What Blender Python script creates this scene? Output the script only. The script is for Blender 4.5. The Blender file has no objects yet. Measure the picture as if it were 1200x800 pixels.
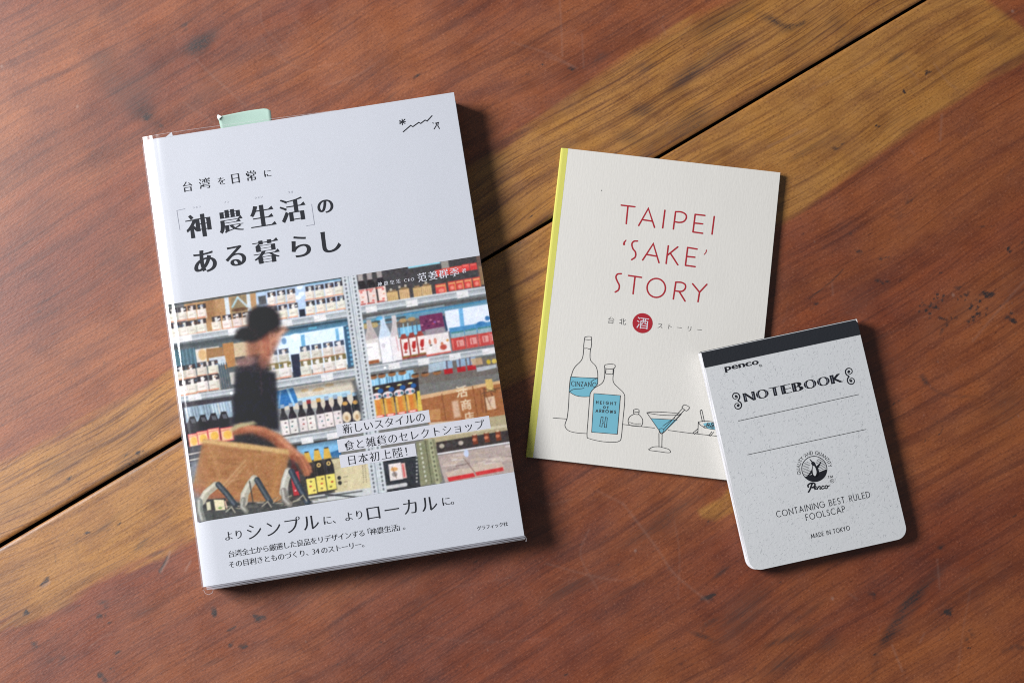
import bpy, math, random
import numpy as np
from mathutils import Vector, Matrix
from mathutils.geometry import delaunay_2d_cdt

S = bpy.context.scene
COL = S.collection
MM = 0.001

# ------------------------------------------------------------------ camera
FOCAL, TILT, DIST = 60.0, math.radians(7.197), 0.799
CAM = np.array([0.0, -DIST * math.tan(TILT), DIST])
cam_data = bpy.data.cameras.new('camera')
cam = bpy.data.objects.new('camera', cam_data)
COL.objects.link(cam)
cam.location = CAM
cam.rotation_euler = (TILT, 0, 0)
cam_data.lens = FOCAL
cam_data.sensor_width = 36
cam_data.clip_start = 0.01
cam_data.clip_end = 50
S.camera = cam

# ------------------------------------------------------------------ light
W = bpy.data.worlds.new('World')
S.world = W
W.use_nodes = True
W.node_tree.nodes['Background'].inputs[0].default_value = (0.80, 0.89, 1.0, 1)
W.node_tree.nodes['Background'].inputs[1].default_value = 0.15

def area_lamp(name, loc, aim, size, size_y, power, color):
    d = bpy.data.lights.new(name, 'AREA')
    d.shape = 'RECTANGLE'; d.size = size; d.size_y = size_y
    d.energy = power; d.color = color
    o = bpy.data.objects.new(name, d); COL.objects.link(o)
    o.location = loc
    o.rotation_euler = (Vector(aim) - Vector(loc)).to_track_quat('-Z', 'Y').to_euler()
    return o
area_lamp('window_light', (-1.20, 0.31, 1.00), (0, 0, 0), 0.56, 0.56, 44.5, (0.97, 0.975, 1.0))

S.view_settings.view_transform = 'Standard'
S.view_settings.look = 'None'
S.view_settings.exposure = 0.0
S.view_settings.gamma = 1.0
S.render.film_transparent = False
S.cycles.filter_width = 1.05
S.cycles.use_denoising = False

# ------------------------------------------------------------------ helpers
def on_table(px, py, z=0.0):
    """where a point measured on the 1200x800 reference lies on the level plane z"""
    k = 1200 * FOCAL / 36
    x, y = (px - 600) / k, (400 - py) / k
    d = np.array([x, math.cos(TILT) * y + math.sin(TILT), math.sin(TILT) * y - math.cos(TILT)])
    t = (z - CAM[2]) / d[2]
    return CAM + t * d

def homography(src, dst):
    A = []
    for (x, y), (u, v) in zip(src, dst):
        A.append([x, y, 1, 0, 0, 0, -u * x, -u * y, -u]); A.append([0, 0, 0, x, y, 1, -v * x, -v * y, -v])
    h = np.linalg.svd(np.array(A, float))[2][-1].reshape(3, 3)
    def f(p):
        p = np.atleast_2d(np.asarray(p, float))
        q = np.c_[p, np.ones(len(p))] @ h.T
        return q[:, :2] / q[:, 2:]
    return f

def sheet_map(corners, w, h):
    """measured corners TL TR BR BL of a flat w x h mm rectangle -> mm from its centre"""
    return homography(corners, [(-w/2, h/2), (w/2, h/2), (w/2, -h/2), (-w/2, -h/2)])

def zoom(ox, oy, s):
    return lambda pts: np.atleast_2d(np.asarray(pts, float)) / s + (ox, oy)

def lin(c):
    c = np.asarray(c, float) / 255
    return np.where(c <= 0.04045, c / 12.92, ((c + 0.055) / 1.055) ** 2.4)

def link(name, me, mats, parent=None):
    o = bpy.data.objects.new(name, me); COL.objects.link(o)
    for m in (mats if isinstance(mats, (list, tuple)) else [mats]): me.materials.append(m)
    if parent: o.parent = parent
    return o

def mesh_from(name, v, f, smooth=False):
    me = bpy.data.meshes.new(name)
    me.from_pydata([tuple(p) for p in v], [], [tuple(q) for q in f])
    me.update()
    if smooth: me.polygons.foreach_set('use_smooth', [True] * len(me.polygons))
    return me

def thing(name, label, cat, loc=(0, 0, 0), rot=(0, 0, 0), kind=None):
    o = bpy.data.objects.new(name, None); COL.objects.link(o)
    o.empty_display_size = 0.02
    o.location = loc; o.rotation_euler = rot
    o['label'] = label; o['category'] = cat
    if kind: o['kind'] = kind
    return o

def big_grid(name, xs, ys, Zs, mats, parent, color=None, attr='tone', smooth=True, mask=None):
    nx, ny = len(xs), len(ys)
    X, Y = np.meshgrid(xs, ys)
    co = np.stack([X, Y, Zs], -1).reshape(-1, 3).astype(np.float32)
    idx = np.arange(nx * ny, dtype=np.int32).reshape(ny, nx)
    q = np.stack([idx[:-1, :-1], idx[:-1, 1:], idx[1:, 1:], idx[1:, :-1]], -1).reshape(-1, 4)
    me = bpy.data.meshes.new(name)
    me.vertices.add(len(co)); me.vertices.foreach_set('co', co.ravel())
    me.loops.add(q.size); me.loops.foreach_set('vertex_index', q.ravel())
    me.polygons.add(len(q))
    me.polygons.foreach_set('loop_start', np.arange(0, q.size, 4, dtype=np.int32))
    me.polygons.foreach_set('use_smooth', np.full(len(q), smooth))
    me.update(calc_edges=True)
    if color is not None:
        a = me.attributes.new(attr, 'FLOAT_COLOR', 'POINT')
        c = np.ones((nx * ny, 4), np.float32); c[:, :3] = color.reshape(-1, 3)
        a.data.foreach_set('color', c.ravel())
    return link(name, me, mats, parent)

# ---- a small raster painter (for the printed picture and for the wear of the wood)
class Raster:
    def __init__(s, w, h, base):
        s.w, s.h = w, h
        s.a = np.zeros((h, w, 3)) + np.asarray(base, float)
    def _box(s, P, m):
        x0 = max(0, int(P[:, 0].min() - m)); x1 = min(s.w, int(P[:, 0].max() + m) + 2)
        y0 = max(0, int(P[:, 1].min() - m)); y1 = min(s.h, int(P[:, 1].max() + m) + 2)
        if x1 <= x0 or y1 <= y0: return None
        X, Y = np.meshgrid(np.arange(x0, x1), np.arange(y0, y1))
        return x0, x1, y0, y1, X.astype(float), Y.astype(float)
    @staticmethod
    def _dist(X, Y, P, closed):
        d = np.full(X.shape, 1e9)
        n = len(P)
        for i in range(n if closed else n - 1):
            a, b = P[i], P[(i + 1) % n]
            ab = b - a; L = ab @ ab + 1e-12
            t = np.clip(((X - a[0]) * ab[0] + (Y - a[1]) * ab[1]) / L, 0, 1)
            d = np.minimum(d, np.hypot(X - a[0] - t * ab[0], Y - a[1] - t * ab[1]))
        return d
    def _mix(s, B, al, col, ch):
        x0, x1, y0, y1 = B[:4]
        al = al[..., None]
        c = np.asarray(col, float)
        if ch is None:
            s.a[y0:y1, x0:x1] = s.a[y0:y1, x0:x1] * (1 - al) + c * al
        else:
            s.a[y0:y1, x0:x1, ch] = s.a[y0:y1, x0:x1, ch] * (1 - al[..., 0]) + c * al[..., 0]
    def poly(s, P, col, alpha=1.0, f=1.0, ch=None):
        P = np.asarray(P, float)
        B = s._box(P, f + 1)
        if B is None: return
        X, Y = B[4], B[5]
        ins = np.zeros(X.shape, bool); n = len(P)
        for i in range(n):
            (xa, ya), (xb, yb) = P[i], P[(i + 1) % n]
            if ya == yb: continue
            c = ((ya > Y) != (yb > Y)) & (X < (xb - xa) * (Y - ya) / (yb - ya) + xa)
            ins ^= c
        d = s._dist(X, Y, P, True)
        sd = np.where(ins, d, -d)
        s._mix(B, np.clip(0.5 + sd / f, 0, 1) * alpha, col, ch)
    def line(s, P, w, col, alpha=1.0, f=1.0, ch=None):
        P = np.asarray(P, float)
        B = s._box(P, w + f + 1)
        if B is None: return
        d = s._dist(B[4], B[5], P, False)
        s._mix(B, np.clip(0.5 + (w / 2 - d) / f, 0, 1) * alpha, col, ch)
    def blob(s, c, rx, ry, ang, col, alpha=1.0, soft=1.0, ch=None):
        c = np.asarray(c, float)
        r = max(rx, ry) * (1 + soft)
        B = s._box(np.array([c - r, c + r]), 1)
        if B is None: return
        X, Y = B[4] - c[0], B[5] - c[1]
        ca, sa = math.cos(ang), math.sin(ang)
        q = np.hypot((X * ca + Y * sa) / rx, (-X * sa + Y * ca) / ry)
        al = np.clip((1 + soft / 2 - q) / max(soft, 1e-3), 0, 1)
        al = al * al * (3 - 2 * al)
        s._mix(B, al * alpha, col, ch)
    def blur(s, n=1, region=None, dx=1, dy=1):
        y0, y1, x0, x1 = region or (0, s.h, 0, s.w)
        a = s.a[y0:y1, x0:x1]
        for _ in range(n):
            if dx:
                p = np.pad(a, ((0, 0), (1, 1), (0, 0)), mode='edge'); a = (p[:, :-2] + 2 * p[:, 1:-1] + p[:, 2:]) / 4
            if dy:
                p = np.pad(a, ((1, 1), (0, 0), (0, 0)), mode='edge'); a = (p[:-2] + 2 * p[1:-1] + p[2:]) / 4
        s.a[y0:y1, x0:x1] = a

# ---- ink: contours (mm) -> one flat mesh, united by winding number
def area2(P):
    x, y = P[:, 0], P[:, 1]
    return float((x * np.roll(y, -1) - np.roll(x, -1) * y).sum()) / 2

def fill(contours):
    """triangulate a set of contours with the non-zero winding rule"""
    V, Eg = [], []
    for P in contours:
        n0 = len(V)
        V += [Vector((float(a), float(b))) for a, b in P]
        Eg += [(n0 + i, n0 + (i + 1) % len(P)) for i in range(len(P))]
    r = delaunay_2d_cdt(V, Eg, [], 0, 1e-5)
    vo, fo = r[0], r[2]
    if not fo: return [], []
    vv = np.array([(p.x, p.y) for p in vo])
    C = np.array([vv[list(f)].mean(0) for f in fo])
    wn = np.zeros(len(C))
    for P in contours:
        P = np.asarray(P); Q = np.roll(P, -1, 0)
        for (xa, ya), (xb, yb) in zip(P, Q):
            if ya == yb: continue
            cr = (xb - xa) * (C[:, 1] - ya) - (C[:, 0] - xa) * (yb - ya)
            wn += ((ya <= C[:, 1]) & (yb > C[:, 1]) & (cr > 0)).astype(int)
            wn -= ((ya > C[:, 1]) & (yb <= C[:, 1]) & (cr < 0)).astype(int)
    return vv, [f for f, k in zip(fo, wn) if k != 0]

def ink(name, groups, mats, parent, z, slots=None):
    """groups: list of contour lists in mm on the sheet; z in metres"""
    v, f, mi = [], [], []
    for gi, g in enumerate(groups):
        if not g: continue
        vv, ff = fill(g)
        n0 = len(v)
        v += [(a * MM, b * MM, z) for a, b in vv]
        for t in ff:
            t = list(t)
            p, q, r = vv[t[0]], vv[t[1]], vv[t[2]]
            if (q[0]-p[0])*(r[1]-p[1]) - (q[1]-p[1])*(r[0]-p[0]) < 0: t.reverse()
            f.append([n0 + i for i in t]); mi.append(slots[gi] if slots else 0)
    me = mesh_from(name, v, f)
    o = link(name, me, mats, parent)
    if slots: me.polygons.foreach_set('material_index', mi)
    return o

def smooth_path(P, n=6, closed=False):
    P = [np.asarray(p, float) for p in P]
    if closed: P = [P[-1]] + P + [P[0], P[1]]
    else: P = [2 * P[0] - P[1]] + P + [2 * P[-1] - P[-2]]
    out = []
    for i in range(1, len(P) - 2):
        a, b, c, d = P[i-1:i+3]
        for k in range(n):
            t = k / n
            out.append(0.5 * ((2*b) + (-a+c)*t + (2*a-5*b+4*c-d)*t*t + (-a+3*b-3*c+d)*t**3))
    out.append(P[-2])
    return np.array(out)

def ribbon(P, w, w1=None):
    """round-capped band of width w (mm) along a polyline; w may taper to w1"""
    P = np.asarray(P, float)
    keep = [0] + [i for i in range(1, len(P)) if np.hypot(*(P[i] - P[i-1])) > 1e-4]
    P = P[keep]
    if len(P) < 2: P = np.array([P[0], P[0] + (1e-3, 0)])
    hw = np.linspace(w, w if w1 is None else w1, len(P)) / 2
    T = np.diff(P, axis=0); T /= np.hypot(T[:, 0], T[:, 1])[:, None]
    N = np.c_[-T[:, 1], T[:, 0]]
    L, R = [], []
    for i in range(len(P)):
        if 0 < i < len(P) - 1:
            m = N[i-1] + N[i]; k = np.hypot(*m)
            m = N[i] if k < 0.3 else m / k / max(0.5, k / 2)
        else: m = N[min(i, len(N) - 1)]
        L.append(P[i] + m * hw[i]); R.append(P[i] - m * hw[i])
    def cap(c, t, r):
        a0 = math.atan2(t[1], t[0]) - math.pi / 2
        return [c + r * np.array([math.cos(a0 + math.pi * k / 6), math.sin(a0 + math.pi * k / 6)]) for k in range(1, 6)]
    C = R + cap(P[-1], T[-1], hw[-1]) + L[::-1] + cap(P[0], -T[0], hw[0])
    C = np.array(C)
    return C if area2(C) > 0 else C[::-1]

def circle(c, r, n=40):
    return np.array([(c[0] + r * math.cos(2*math.pi*i/n), c[1] + r * math.sin(2*math.pi*i/n)) for i in range(n)])

# ---- glyphs from the built-in font and its built-in fallbacks
_fc = bpy.data.curves.new('glyph_source', 'FONT')
_fo = bpy.data.objects.new('glyph_source', _fc)
COL.objects.link(_fo)
_cache = {}
def outline(ch, n=5):
    if (ch, n) in _cache: return _cache[ch, n]
    _fc.body = ch
    bpy.context.view_layer.update()
    k = _fo.to_curve(bpy.context.evaluated_depsgraph_get())
    out = []
    for sp in k.splines:
        B = sp.bezier_points; P = []
        for i in range(len(B)):
            a, b = B[i], B[(i + 1) % len(B)]
            p0, p1, p2, p3 = [np.array(v[:2]) for v in (a.co, a.handle_right, b.handle_left, b.co)]
            ch_ = p3 - p0; L = np.hypot(*ch_) + 1e-9
            bend = max(abs(np.cross(ch_, p1 - p0)), abs(np.cross(ch_, p2 - p0))) / L
            m = 1 if bend < 0.003 else n
            for j in range(m):
                t = j / m
                P.append((1-t)**3*p0 + 3*(1-t)**2*t*p1 + 3*(1-t)*t*t*p2 + t**3*p3)
        P = np.array(P)
        keep = [i for i in range(len(P)) if np.hypot(*(P[i] - P[i-1])) > 1e-4]
        if len(keep) >= 3: out.append(P[keep])
    _fo.to_curve_clear()
    if sum(area2(P) for P in out) < 0: out = [P[::-1] for P in out]
    _cache[ch, n] = out
    return out

def contrast(contours, ox, oy, serif=True):
    """thicken upright strokes by ox, thin level ones by oy and add the little triangles of a Ming-style face"""
    res = []
    for P in contours:
        n = len(P)
        T = np.roll(P, -1, 0) - P
        L = np.hypot(T[:, 0], T[:, 1]); T = T / L[:, None]
        N = np.c_[T[:, 1], -T[:, 0]]
        D = ox * np.abs(N[:, 0]) ** 1.5 + oy * np.abs(N[:, 1]) ** 1.5
        Q = []
        for i in range(n):
            n0, n1, d0, d1 = N[i-1], N[i], D[i-1], D[i]
            det = n0[0]*n1[1] - n0[1]*n1[0]
            if abs(det) > 0.25:
                q = np.array([(d0*n1[1] - d1*n0[1]) / det, (n0[0]*d1 - n1[0]*d0) / det])
            else:
                m = n0 + n1; k = np.hypot(*m)
                q = m / k * (d0 + d1) / 2 if k > 0.2 else n0 * d0
            l = np.hypot(*q); lim = 1.6 * max(abs(ox), abs(oy))
            if l > lim: q = q * lim / l
            Q.append(P[i] + q)
        Q = np.array(Q)
        res.append(Q)
        if serif:
            for i in range(n):
                if N[i][0] > 0.93 and 0.03 < L[i] < 0.11 and abs(N[i-1][1]) > 0.95 and abs(N[(i+1) % n][1]) > 0.95 \
                   and L[i-1] > 0.16 and L[(i+1) % n] > 0.12:
                    a, b = Q[i], Q[(i+1) % n]
                    lo, hi = (a, b) if a[1] < b[1] else (b, a)
                    hi = np.array([lo[0], max(hi[1], lo[1] + 0.02)])
                    tri = np.array([lo + (0.02, 0), hi + (-0.04, 0.10), hi + (-0.18, -0.002), lo + (-0.18, 0.0)])
                    res.append(tri if area2(tri) > 0 else tri[::-1])
    return res

def put(contours, c, em, d=(1, 0), centre=True, sx=1.0):
    """set a glyph (em units) with its box centre at c mm, size em mm, along direction d"""
    if not contours: return []
    A = np.concatenate(contours)
    o = (A.min(0) + A.max(0)) / 2 if centre else np.array([0.5, 0.38])
    d = np.asarray(d, float); d = d / np.hypot(*d); up = np.array([-d[1], d[0]])
    return [np.asarray(c) + (P[:, :1] - o[0]) * em * sx * d + (P[:, 1:] - o[1]) * em * up for P in contours]

def ming(ch, ox=0.012, oy=-0.020, serif=True, n=5):
    return contrast(outline(ch, n), ox, oy, serif)

def line_of(text, c0, c1, em, ox=0.004, oy=-0.018, serif=True, small=''):
    """evenly spaced full-width characters, first cell centred at c0, last at c1 (mm)"""
    c0, c1 = np.asarray(c0, float), np.asarray(c1, float)
    g = []
    for i, ch in enumerate(text):
        t = i / max(1, len(text) - 1)
        g.append(put(ming(ch, ox, oy, serif, 3), c0 + (c1 - c0) * t, em, c1 - c0 if len(text) > 1 else (1, 0), centre=False))
    return g

# ---- a single-line geometric capital alphabet (height 1)
def arc(cx, cy, rx, ry, a0, a1, n=14):
    return [(cx + rx * math.cos(math.radians(a0 + (a1 - a0) * i / n)), cy + ry * math.sin(math.radians(a0 + (a1 - a0) * i / n))) for i in range(n + 1)]
LET = {
 'A': (.78, [[(0,0),(.39,1),(.78,0)], [(.13,.32),(.65,.32)]]),
 'B': (.50, [[(0,0),(0,1),(.22,1)] + arc(.22,.765,.2,.235,90,-90) + [(0,.53)], [(.22,.53)] + arc(.24,.265,.26,.265,90,-90) + [(0,0)]]),
 'C': (.80, [arc(.5,.5,.5,.5,52,308,20)]),
 'D': (.68, [[(0,0),(0,1),(.2,1)] + arc(.2,.5,.48,.5,90,-90) + [(0,0)]]),
 'E': (.44, [[(.44,1),(0,1),(0,0),(.44,0)], [(0,.52),(.40,.52)]]),
 'F': (.42, [[(.42,1),(0,1),(0,0)], [(0,.52),(.38,.52)]]),
 'G': (.92, [arc(.5,.5,.5,.5,48,335,22) + [(.97,.47),(.52,.47)]]),
 'H': (.62, [[(0,0),(0,1)], [(.62,0),(.62,1)], [(0,.52),(.62,.52)]]),
 'I': (.02, [[(0.01,0),(0.01,1)]]),
 'K': (.56, [[(0,0),(0,1)], [(.52,1),(0,.44)], [(.16,.60),(.56,0)]]),
 'L': (.42, [[(0,1),(0,0),(.42,0)]]),
 'M': (.98, [[(0,0),(.10,1),(.49,.12),(.88,1),(.98,0)]]),
 'N': (.74, [[(0,0),(0,1),(.74,0),(.74,1)]]),
 'O': (1.0, [arc(.5,.5,.5,.5,0,360,28)]),
 'P': (.48, [[(0,0),(0,1),(.2,1)] + arc(.22,.74,.26,.26,90,-90) + [(0,.48)]]),
 'Q': (1.0, [arc(.5,.5,.5,.5,0,360,28), [(.6,.3),(.95,-.02)]]),
 'R': (.50, [[(0,0),(0,1),(.2,1)] + arc(.22,.74,.26,.26,90,-90) + [(0,.48)], [(.2,.48),(.5,0)]]),
 'S': (.46, [arc(.24,.75,.19,.25,35,250,12) + arc(.23,.25,.22,.26,78,-150,14)]),
 'T': (.56, [[(0,1),(.56,1)], [(.28,1),(.28,0)]]),
 'U': (.58, [[(0,1)] + arc(.29,.3,.29,.3,180,360) + [(.58,1)]]),
 'W': (.98, [[(0,1),(.25,0),(.49,.85),(.73,0),(.98,1)]]),
 'Y': (.64, [[(0,1),(.32,.48),(.64,1)], [(.32,.48),(.32,0)]]),
 'Z': (.50, [[(0,1),(.5,1),(0,0),(.5,0)]]),
 ' ': (.28, []),
}
def caps(text, c0, c1, h, w, gap=0.2, jitter=0.0, rnd=None):
    """capitals of height h mm fitted between the left end c0 and right end c1 of the base line"""
    c0, c1 = np.asarray(c0, float), np.asarray(c1, float)
    d = c1 - c0; L = np.hypot(*d); d = d / L; up = np.array([-d[1], d[0]])
    tot = sum(LET[c][0] for c in text); n = len(text) - 1
    g_ = (L / h - tot) / n if n else 0
    sx = 1.0
    if g_ < 0.30: sx = (L / h) / (tot + 0.36 * n); g_ = 0.36 * sx
    x = 0; out = []
    for ch in text:
        wd, strokes = LET[ch]
        jy = rnd.uniform(-jitter, jitter) if rnd else 0
        for s_ in strokes:
            P = np.array([c0 + (x + a * sx) * h * d + (b + jy) * h * up for a, b in s_])
            cut = [0] + [i for i in range(1, len(P) - 1) if (P[i] - P[i-1]) @ (P[i+1] - P[i]) < 0] + [len(P) - 1]
            for i0, i1 in zip(cut[:-1], cut[1:]): out.append(ribbon(P[i0:i1 + 1], w))
        x += wd * sx + g_
    return [out]

# ------------------------------------------------------------------ materials
def material(name):
    m = bpy.data.materials.new(name); m.use_nodes = True
    nt = m.node_tree
    return m, nt, nt.nodes['Principled BSDF']

def flat(name, col, rough=0.6, spec=0.4):
    m, nt, b = material(name)
    b.inputs['Base Color'].default_value = (*col, 1)
    b.inputs['Roughness'].default_value = rough
    b.inputs['Specular IOR Level'].default_value = spec
    return m

class NT:
    def __init__(s, nt): s.nt = nt
    def n(s, t, **k):
        o = s.nt.nodes.new(t)
        for a, v in k.items(): setattr(o, a, v)
        return o
    def l(s, a, b): s.nt.links.new(a, b)
    def noise(s, vec, scale, detail=4, rough=0.55, dist=0.0):
        t = s.n('ShaderNodeTexNoise'); t.inputs['Scale'].default_value = scale
        t.inputs['Detail'].default_value = detail; t.inputs['Roughness'].default_value = rough
        t.inputs['Distortion'].default_value = dist
        if vec is not None: s.l(vec, t.inputs['Vector'])
        return t.outputs['Fac']
    def ramp(s, fac, a, b, lo=0.0, hi=1.0):
        r = s.n('ShaderNodeMapRange'); r.clamp = True; r.interpolation_type = 'SMOOTHSTEP'
        r.inputs['From Min'].default_value = a; r.inputs['From Max'].default_value = b
        r.inputs['To Min'].default_value = lo; r.inputs['To Max'].default_value = hi
        s.l(fac, r.inputs['Value']); return r.outputs['Result']
    def mix(s, fac, a, b, mode='MIX'):
        m = s.n('ShaderNodeMix'); m.data_type = 'RGBA'; m.blend_type = mode
        for v, i in ((fac, 0), (a, 6), (b, 7)):
            if hasattr(v, 'links') or hasattr(v, 'is_linked'): s.l(v, m.inputs[i])
            elif i == 0: m.inputs[i].default_value = v
            else: m.inputs[i].default_value = (*v, 1) if len(v) == 3 else v
        return m.outputs[2]
    def math(s, op, a, b=None):
        m = s.n('ShaderNodeMath', operation=op)
        for v, i in ((a, 0), (b, 1)):
            if v is None: continue
            if hasattr(v, 'is_linked'): s.l(v, m.inputs[i])
            else: m.inputs[i].default_value = v
        return m.outputs[0]
    def mapped(s, vec, sc, rot=(0, 0, 0), loc=(0, 0, 0)):
        m = s.n('ShaderNodeMapping'); m.inputs['Scale'].default_value = sc
        m.inputs['Rotation'].default_value = rot; m.inputs['Location'].default_value = loc
        s.l(vec, m.inputs['Vector']); return m.outputs['Vector']
    def bump(s, h, strength, dist, prev=None):
        b = s.n('ShaderNodeBump'); b.inputs['Strength'].default_value = strength; b.inputs['Distance'].default_value = dist
        s.l(h, b.inputs['Height'])
        if prev is not None: s.l(prev, b.inputs['Normal'])
        return b.outputs['Normal']

def wood_material():
    m, nt, b = material('old_varnished_wood'); N = NT(nt)
    P = N.n('ShaderNodeTexCoord').outputs['Object']
    tone = N.n('ShaderNodeAttribute', attribute_name='tone')
    sep = N.n('ShaderNodeSeparateColor'); N.l(tone.outputs['Color'], sep.inputs[0])
    sap, dark, scr = sep.outputs
    # slow warp so that the figure of the grain wanders
    warp = N.n('ShaderNodeTexNoise'); warp.inputs['Scale'].default_value = 7; warp.inputs['Detail'].default_value = 2
    N.l(P, warp.inputs['Vector'])
    sub = N.n('ShaderNodeVectorMath', operation='SUBTRACT'); N.l(warp.outputs['Color'], sub.inputs[0]); sub.inputs[1].default_value = (.5, .5, .5)
    scl = N.n('ShaderNodeVectorMath', operation='MULTIPLY'); N.l(sub.outputs[0], scl.inputs[0]); scl.inputs[1].default_value = (0.0, 0.022, 0)
    add = N.n('ShaderNodeVectorMath', operation='ADD'); N.l(P, add.inputs[0]); N.l(scl.outputs[0], add.inputs[1])
    Q = add.outputs[0]
    band = N.noise(N.mapped(Q, (3, 45, 1)), 1, 3, 0.6)
    fine = N.noise(N.mapped(Q, (20, 760, 1)), 1, 4, 0.62)
    fibre = N.noise(N.mapped(Q, (110, 2200, 1)), 1, 3, 0.7)
    pores = N.noise(N.mapped(Q, (190, 1500, 1), loc=(3, 7, 0)), 1, 2, 0.5)
    blotch = N.noise(P, 26, 5, 0.65)
    speck = N.noise(P, 900, 3, 0.65)
    cloud = N.noise(N.mapped(P, (6, 14, 1)), 1, 3, 0.5)
    heart = N.mix(N.ramp(cloud, .35, .65), HEART_A, HEART_B)
    sapc = N.mix(N.ramp(band, .3, .7), SAP_A, SAP_B)
    base = N.mix(sap, heart, sapc)
    hue = N.noise(N.mapped(P, (30, 46, 1), loc=(1, 4, 0)), 1, 5, 0.7)
    hue2 = N.noise(N.mapped(Q, (14, 170, 1), loc=(5, 2, 0)), 1, 4, 0.65)
    base = N.mix(N.ramp(band, .36, .70, 0, .5), base, (.66, .58, .55), 'MULTIPLY')
    base = N.mix(N.ramp(hue, .50, .72, 0, .45), base, (.66, .56, .70), 'MULTIPLY')
    base = N.mix(N.ramp(hue, .46, .28, 0, .35), base, (1.18, 1.10, .62), 'MULTIPLY')
    mid = N.noise(N.mapped(P, (40, 62, 1), loc=(2, 8, 0)), 1, 4, 0.62)
    base = N.mix(N.ramp(mid, .46, .66, 0, .46), base, (.60, .47, .42), 'MULTIPLY')
    base = N.mix(N.ramp(mid, .46, .30, 0, .30), base, (1.28, 1.22, 1.1), 'MULTIPLY')
    base = N.mix(N.ramp(hue2, .47, .68, 0, .66), base, (.60, .50, .52), 'MULTIPLY')
    g = N.math('MULTIPLY', N.ramp(fine, .48, .62, 0, .44), N.ramp(blotch, .3, .6, .6, 1))
    sx = N.n('ShaderNodeSeparateXYZ'); N.l(P, sx.inputs[0])
    upper = N.ramp(sx.outputs['Y'], -.001, .001, .30, 1.0)      # the upper board shows its growth lines more
    g = N.math('MULTIPLY', g, N.math('ADD', N.math('MULTIPLY', N.math('MULTIPLY', sap, upper), 1.0), .8))
    base = N.mix(g, base, (.42, .32, .28), 'MULTIPLY')
    base = N.mix(N.ramp(fibre, .40, .75, 0, .30), base, (.52, .44, .42), 'MULTIPLY')
    base = N.mix(N.ramp(pores, .64, .72, 0, .45), base, (.30, .24, .24), 'MULTIPLY')
    base = N.mix(N.math('MULTIPLY', N.ramp(blotch, .54, .70, 0, .42), N.ramp(speck, .40, .60)), base, (.42, .36, .42), 'MULTIPLY')
    base = N.mix(N.ramp(speck, .54, .78, 0, .12), base, (.9, .45, .30), 'SCREEN')
    streak = N.noise(N.mapped(Q, (5, 240, 1), loc=(9, 1, 0)), 1, 3, 0.55)
    base = N.mix(N.ramp(streak, .54, .64, 0, .42), base, (.46, .36, .36), 'MULTIPLY')
    base = N.mix(N.ramp(streak, .44, .32, 0, .22), base, (1.25, 1.15, .95), 'MULTIPLY')
    base = N.mix(N.ramp(speck, .50, .28, 0, .62), base, (.42, .34, .36), 'MULTIPLY')
    brk = N.math('ADD', N.math('MULTIPLY', N.math('SUBTRACT', speck, .5), 2.0), N.math('MULTIPLY', N.math('SUBTRACT', fine, .5), 1.6))
    mott = N.math('MULTIPLY', dark, N.math('ADD', brk, 1.0))
    base = N.mix(N.ramp(mott, 0, 1), base, (.024, .012, .010))
    base = N.mix(N.math('MULTIPLY', scr, .32), base, (.36, .24, .19))
    N.l(base, b.inputs['Base Color'])
    rg = N.ramp(N.noise(P, 60, 5, 0.6), .3, .7, .42, .53)
    N.l(rg, b.inputs['Roughness'])
    b.inputs['Specular IOR Level'].default_value = 0.78
    orange = N.noise(N.mapped(P, (430, 1050, 1)), 1, 3, 0.6)
    nrm = N.bump(orange, 0.17, 0.0004)
    nrm = N.bump(fine, 0.10, 0.0004, nrm)
    nrm = N.bump(scr, -0.20, 0.0003, nrm)
    N.l(nrm, b.inputs['Normal'])
    return m
HEART_A, HEART_B = (.205, .043, .0105), (.300, .085, .019)
SAP_A, SAP_B = (.345, .142, .022), (.46, .215, .042)

def paper(name, col, rough=0.55, grain=0.25, spec=0.4, laid=False, mottle=0.04):
    m, nt, b = material(name); N = NT(nt)
    P = N.n('ShaderNodeTexCoord').outputs['Object']
    n1 = N.noise(P, 700, 4, 0.6); n2 = N.noise(P, 40, 3, 0.5)
    c = N.mix(N.ramp(n2, .3, .7, 0, mottle * 3), col, tuple(x * .88 for x in col))
    c = N.mix(N.ramp(n1, .4, .7, 0, mottle * 4), c, tuple(x * .86 for x in col))
    N.l(c, b.inputs['Base Color'])
    b.inputs['Roughness'].default_value = rough
    b.inputs['Specular IOR Level'].default_value = spec
    h = N.noise(N.mapped(P, (1100, 260, 1)) if laid else N.mapped(P, (800, 800, 1)), 1, 4, 0.6)
    nr = N.bump(h, grain, 0.0003)
    nr = N.bump(N.noise(P, 22, 2, .4), 0.12, 0.004, nr)
    N.l(nr, b.inputs['Normal'])
    return m

def page_edges(name, col):
    m, nt, b = material(name); N = NT(nt)
    P = N.n('ShaderNodeTexCoord').outputs['Object']
    h = N.noise(N.mapped(P, (25, 25, 5200)), 1, 2, 0.5)
    N.l(N.mix(N.ramp(h, .38, .62), tuple(x * .62 for x in col), col), b.inputs['Base Color'])
    b.inputs['Roughness'].default_value = 0.8
    N.l(N.bump(h, .5, .0003), b.inputs['Normal'])
    return m

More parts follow.
